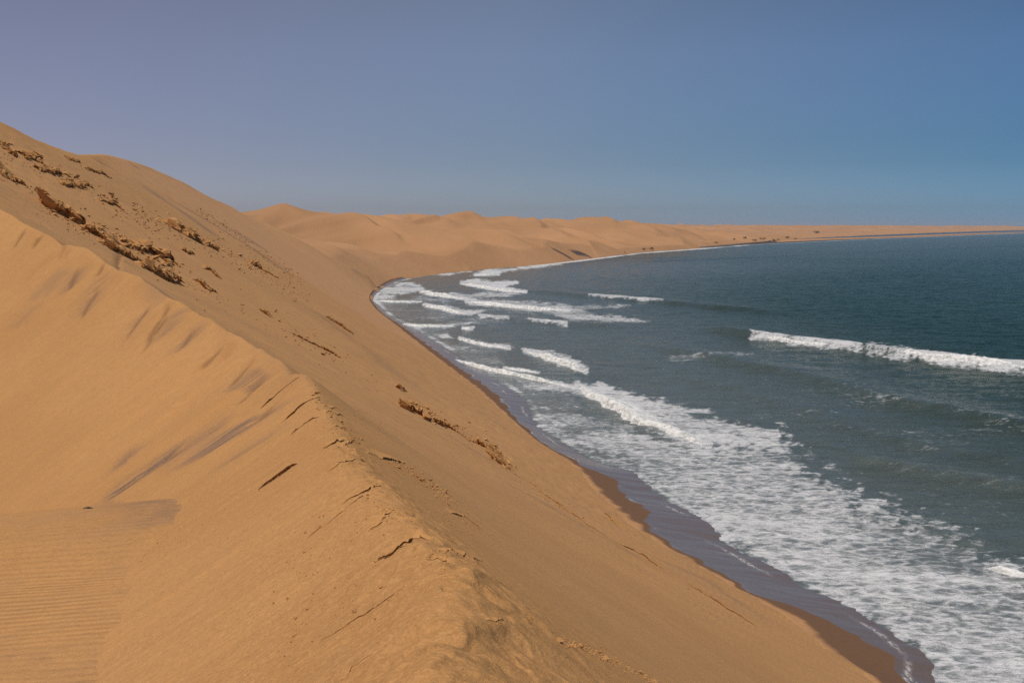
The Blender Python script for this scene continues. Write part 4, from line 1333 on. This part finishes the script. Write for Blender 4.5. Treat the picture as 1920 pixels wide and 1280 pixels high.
def lip(px, hpx, dm, label, seed):
    r = np.random.default_rng(seed)
    base = np.array([hit(u, v, lambda a, b: ground(a, b), 4.0) for u, v in px])
    if base[:, 1].max() > 2 * base[:, 1].min(): return
    dist = float(np.hypot(base[:, 0], base[:, 1]).mean()); h = hpx * dist / FPX
    P, t, L = resample(base[:, :2], max(h * 0.10, 0.45 * dist / FPX)); n = len(P)
    if (P[-1, 0] < P[0, 0]): P = P[::-1]
    T = np.gradient(P, axis=0); T /= np.linalg.norm(T, axis=1, keepdims=True) + 1e-9
    k = np.ones(9) / 9
    T = np.stack([np.convolve(np.pad(T[:, q], 4, 'edge'), k, 'valid') for q in (0, 1)], 1); T /= np.linalg.norm(T, axis=1, keepdims=True)
    N = np.stack([T[:, 1], -T[:, 0]], 1)
    N *= np.where((N * -P).sum(1, keepdims=True) > 0, 1, -1)
    w_ = np.linspace(0, 1, n)
    taper = np.clip(np.sin(math.pi * np.clip(w_, 0.01, 0.99)), 0, 1) ** 0.55
    hs = 0.85 * h * taper * np.clip(0.75 + 0.6 * fbm(t / h / 3, 0 * t, 3, seed), 0.2, 1.3) * np.clip(0.25 + sstep(-0.35, 0.0, fbm(t / h / 7, 0 * t + 5, 2, seed + 3)), 0, 1)
    off = h * 0.55 * fbm(t / h / 2.5, 0 * t + 3, 4, seed + 1)
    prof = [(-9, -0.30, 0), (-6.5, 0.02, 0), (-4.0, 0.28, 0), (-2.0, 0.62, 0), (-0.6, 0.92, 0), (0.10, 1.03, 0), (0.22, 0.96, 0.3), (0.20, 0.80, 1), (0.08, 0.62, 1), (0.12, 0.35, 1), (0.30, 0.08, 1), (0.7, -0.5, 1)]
    m = len(prof); co = np.zeros((n, m, 3)); da = np.zeros((n, m))
    for j, (f, z, d_) in enumerate(prof):
        ff = f * hs + off * (1 if f > -3 else 0.4) + 0.05 * h * r.normal(size=n) * (d_ > 0)
        x = P[:, 0] + N[:, 0] * ff; y = P[:, 1] + N[:, 1] * ff
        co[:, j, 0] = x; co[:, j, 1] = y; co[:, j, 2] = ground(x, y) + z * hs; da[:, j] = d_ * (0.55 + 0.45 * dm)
    idx = np.arange(n * m).reshape(n, m)
    f4 = np.stack([idx[:-1, :-1], idx[1:, :-1], idx[1:, 1:], idx[:-1, 1:]], -1).reshape(-1, 4)
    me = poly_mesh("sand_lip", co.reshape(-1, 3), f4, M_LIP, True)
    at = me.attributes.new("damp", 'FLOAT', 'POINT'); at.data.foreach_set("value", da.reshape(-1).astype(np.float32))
    o = bpy.data.objects.new("sand_lip", me); COL.objects.link(o)
    c = co.reshape(-1, 3).mean(0)
    me.transform(__import__('mathutils').Matrix.Translation(Vector(-c))); o.location = c
    return tag(o, label, "sand lip", "broken lips of crust on the near ridge")


LIP_LABELS = ["lens-shaped dark cut with damp brown face, halfway down the near left slope", "longest overhanging lip, kinked, left of the near crest",
              "broken lip rising to the crest just above the crumbly pile's left end", "thin second lip directly under the one by the crumbly pile", "short ragged lip on the crest above the lens-shaped cut",
              "faint dashed lip between the ragged lip and the pile", "steep dark lip high on the wall where the crest bends", "double lip just below the steep one at the crest's bend",
              "third and lowest lip at the crest's bend", "small curled lip right under the kinked long one", "dark notched lip on the crest between two overhanging ones", "shallow lip across the ridge low in the foreground",
              "lip on the seaward face near the foot, right of the smooth face", "long faint lip running down the seaward face below the cave-like holes", "low lip near the beach on the bottom right of the face",
              "thin straight lip low on the near left slope", None, None, None, None, "faint lip left of the kinked one", None, None, "small dark lip right of the crest near the pile's foot", "short lip right of the curled one",
              "short dark lip at the upper left end of the crumbly pile", "lip stub above the long one near the foot of the face", None, "thin lip at the bottom edge of the left slope"]
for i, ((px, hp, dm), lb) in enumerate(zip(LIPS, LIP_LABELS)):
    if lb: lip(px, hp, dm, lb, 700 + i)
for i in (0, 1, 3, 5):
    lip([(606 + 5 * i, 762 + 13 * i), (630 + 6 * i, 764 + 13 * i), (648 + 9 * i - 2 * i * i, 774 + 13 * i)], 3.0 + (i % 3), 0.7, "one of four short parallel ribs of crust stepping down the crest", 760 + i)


# ------------------------------------------------------------------ crumbs: too many and too small to count
def crumbs(bands):
    r = np.random.default_rng(900)
    tmpl = []
    for me in CLODS[:4]:
        v = np.array([q.co[:] for q in me.vertices]); f = [tuple(p.vertices) for p in me.polygons]
        tmpl.append((v, np.array(f)))
    CO = []; FC = []; k = 0
    for line, spread, count, a_, b_ in bands:
        line = np.array(line, float)
        L = np.concatenate([[0], np.cumsum(np.hypot(*np.diff(line, axis=0).T))])
        for i in range(count):
            t = r.uniform(0, L[-1])
            u = np.interp(t, L, line[:, 0]) + r.normal() * spread; v = np.interp(t, L, line[:, 1]) + r.normal() * spread * 0.7
            if u < -10: continue
            p, q = pq(u, v)
            ys = np.geomspace(4, 800, 700)
            g = ground(p * ys, ys) - (H + q * ys)
            j = int(np.argmax(g > 0))
            if g[j] <= 0 or j == 0: continue
            w_ = g[j - 1] / (g[j - 1] - g[j]); y = ys[j - 1] + w_ * (ys[j] - ys[j - 1]); x = p * y
            sz = (a_ + (b_ - a_) * r.uniform() ** 2.5) * y / FPX
            V, F = tmpl[r.integers(4)]
            an = r.uniform(0, 6.28); c_, s_ = math.cos(an), math.sin(an)
            W = V * sz * np.array([r.uniform(0.9, 1.6), 1, r.uniform(0.6, 1.0)])
            W = np.stack([W[:, 0] * c_ - W[:, 1] * s_, W[:, 0] * s_ + W[:, 1] * c_, W[:, 2]], 1)
            CO.append(W + np.array([x, y, float(ground(x, y)) + 0.15 * sz])); FC.append(F + k); k += len(V)
    co = np.concatenate(CO); fc = np.concatenate(FC)
    o = bpy.data.objects.new("sand_crumbs", poly_mesh("sand_crumbs", co, fc, M_CRUST)); COL.objects.link(o)
    o["kind"] = "stuff"


LIP_SPILL = [([(u - 2, v + 4) for u, v in px], 4, 14, 1.8, 4.0) for px, h_, d_ in LIPS]
crumbs(LIP_SPILL + [([(85, 385), (150, 418), (220, 455), (280, 485), (335, 515)], 13, 380, 2.5, 9), ([(0, 290), (60, 305), (110, 330), (170, 357), (240, 400), (320, 440)], 12, 260, 2, 6),
        ([(0, 330), (50, 350), (90, 372)], 6, 60, 2, 6), ([(125, 298), (210, 335)], 4, 50, 2, 4.5), ([(260, 400), (330, 430), (420, 475), (520, 525), (570, 560)], 11, 520, 2, 6),
        ([(370, 395), (440, 440), (520, 495), (560, 530)], 6, 420, 2, 5), ([(755, 752), (800, 775), (860, 805), (925, 842), (970, 890), (1100, 985)], 8, 420, 2, 6),
        ([(728, 866), (760, 878), (800, 905), (845, 936)], 7, 240, 2, 5), ([(1050, 1202), (1090, 1214), (1130, 1228), (1180, 1255), (1240, 1286)], 6, 200, 2.5, 7),
        ([(660, 770), (700, 790), (740, 812)], 7, 80, 2, 4), ([(700, 960), (760, 960), (830, 975), (905, 1000)], 14, 200, 2, 5), ([(800, 1045), (850, 1040), (900, 1055)], 8, 90, 2, 5),
        ([(540, 1100), (600, 1030), (680, 980)], 45, 150, 1.8, 4), ([(480, 1225), (560, 1170), (640, 1130), (720, 1090)], 28, 220, 1.8, 4.5), ([(255, 1060), (290, 1030), (350, 1000)], 10, 60, 2, 4),
        ([(340, 520), (420, 565), (520, 610), (620, 665), (700, 730)], 16, 240, 2, 5), ([(585, 735), (625, 790), (680, 850)], 12, 110, 2, 5), ([(940, 1140), (990, 1150), (1040, 1190)], 8, 70, 2, 5), ([(640, 840), (700, 900), (760, 960), (815, 1020), (845, 1090)], 14, 260, 1.8, 4.5),
        ([(860, 1100), (940, 1150), (1020, 1200), (1100, 1260)], 16, 120, 1.8, 4), ([(900, 990), (860, 960), (820, 935)], 6, 90, 2, 5)])

# ------------------------------------------------------------------ air
hz = bpy.data.materials.new("haze"); hz.use_nodes = True
_n = hz.node_tree
for q in list(_n.nodes):
    if q.type == 'BSDF_PRINCIPLED': _n.nodes.remove(q)
_v = _n.nodes.new("ShaderNodeVolumePrincipled")
_v.inputs["Color"].default_value = (0.90, 0.90, 0.95, 1); _v.inputs["Density"].default_value = 2.5e-5
_n.links.new(_v.outputs[0], [q for q in _n.nodes if q.type == 'OUTPUT_MATERIAL'][0].inputs["Volume"])
_b = [(x, y, z) for x in (-20500, 20500) for y in (-800, 20500) for z in (-60.0, 110.0)]
o = bpy.data.objects.new("haze", poly_mesh("haze", _b, [(0, 1, 3, 2), (4, 6, 7, 5), (0, 4, 5, 1), (2, 3, 7, 6), (0, 2, 6, 4), (1, 5, 7, 3)], hz))
COL.objects.link(o); o["kind"] = "stuff"
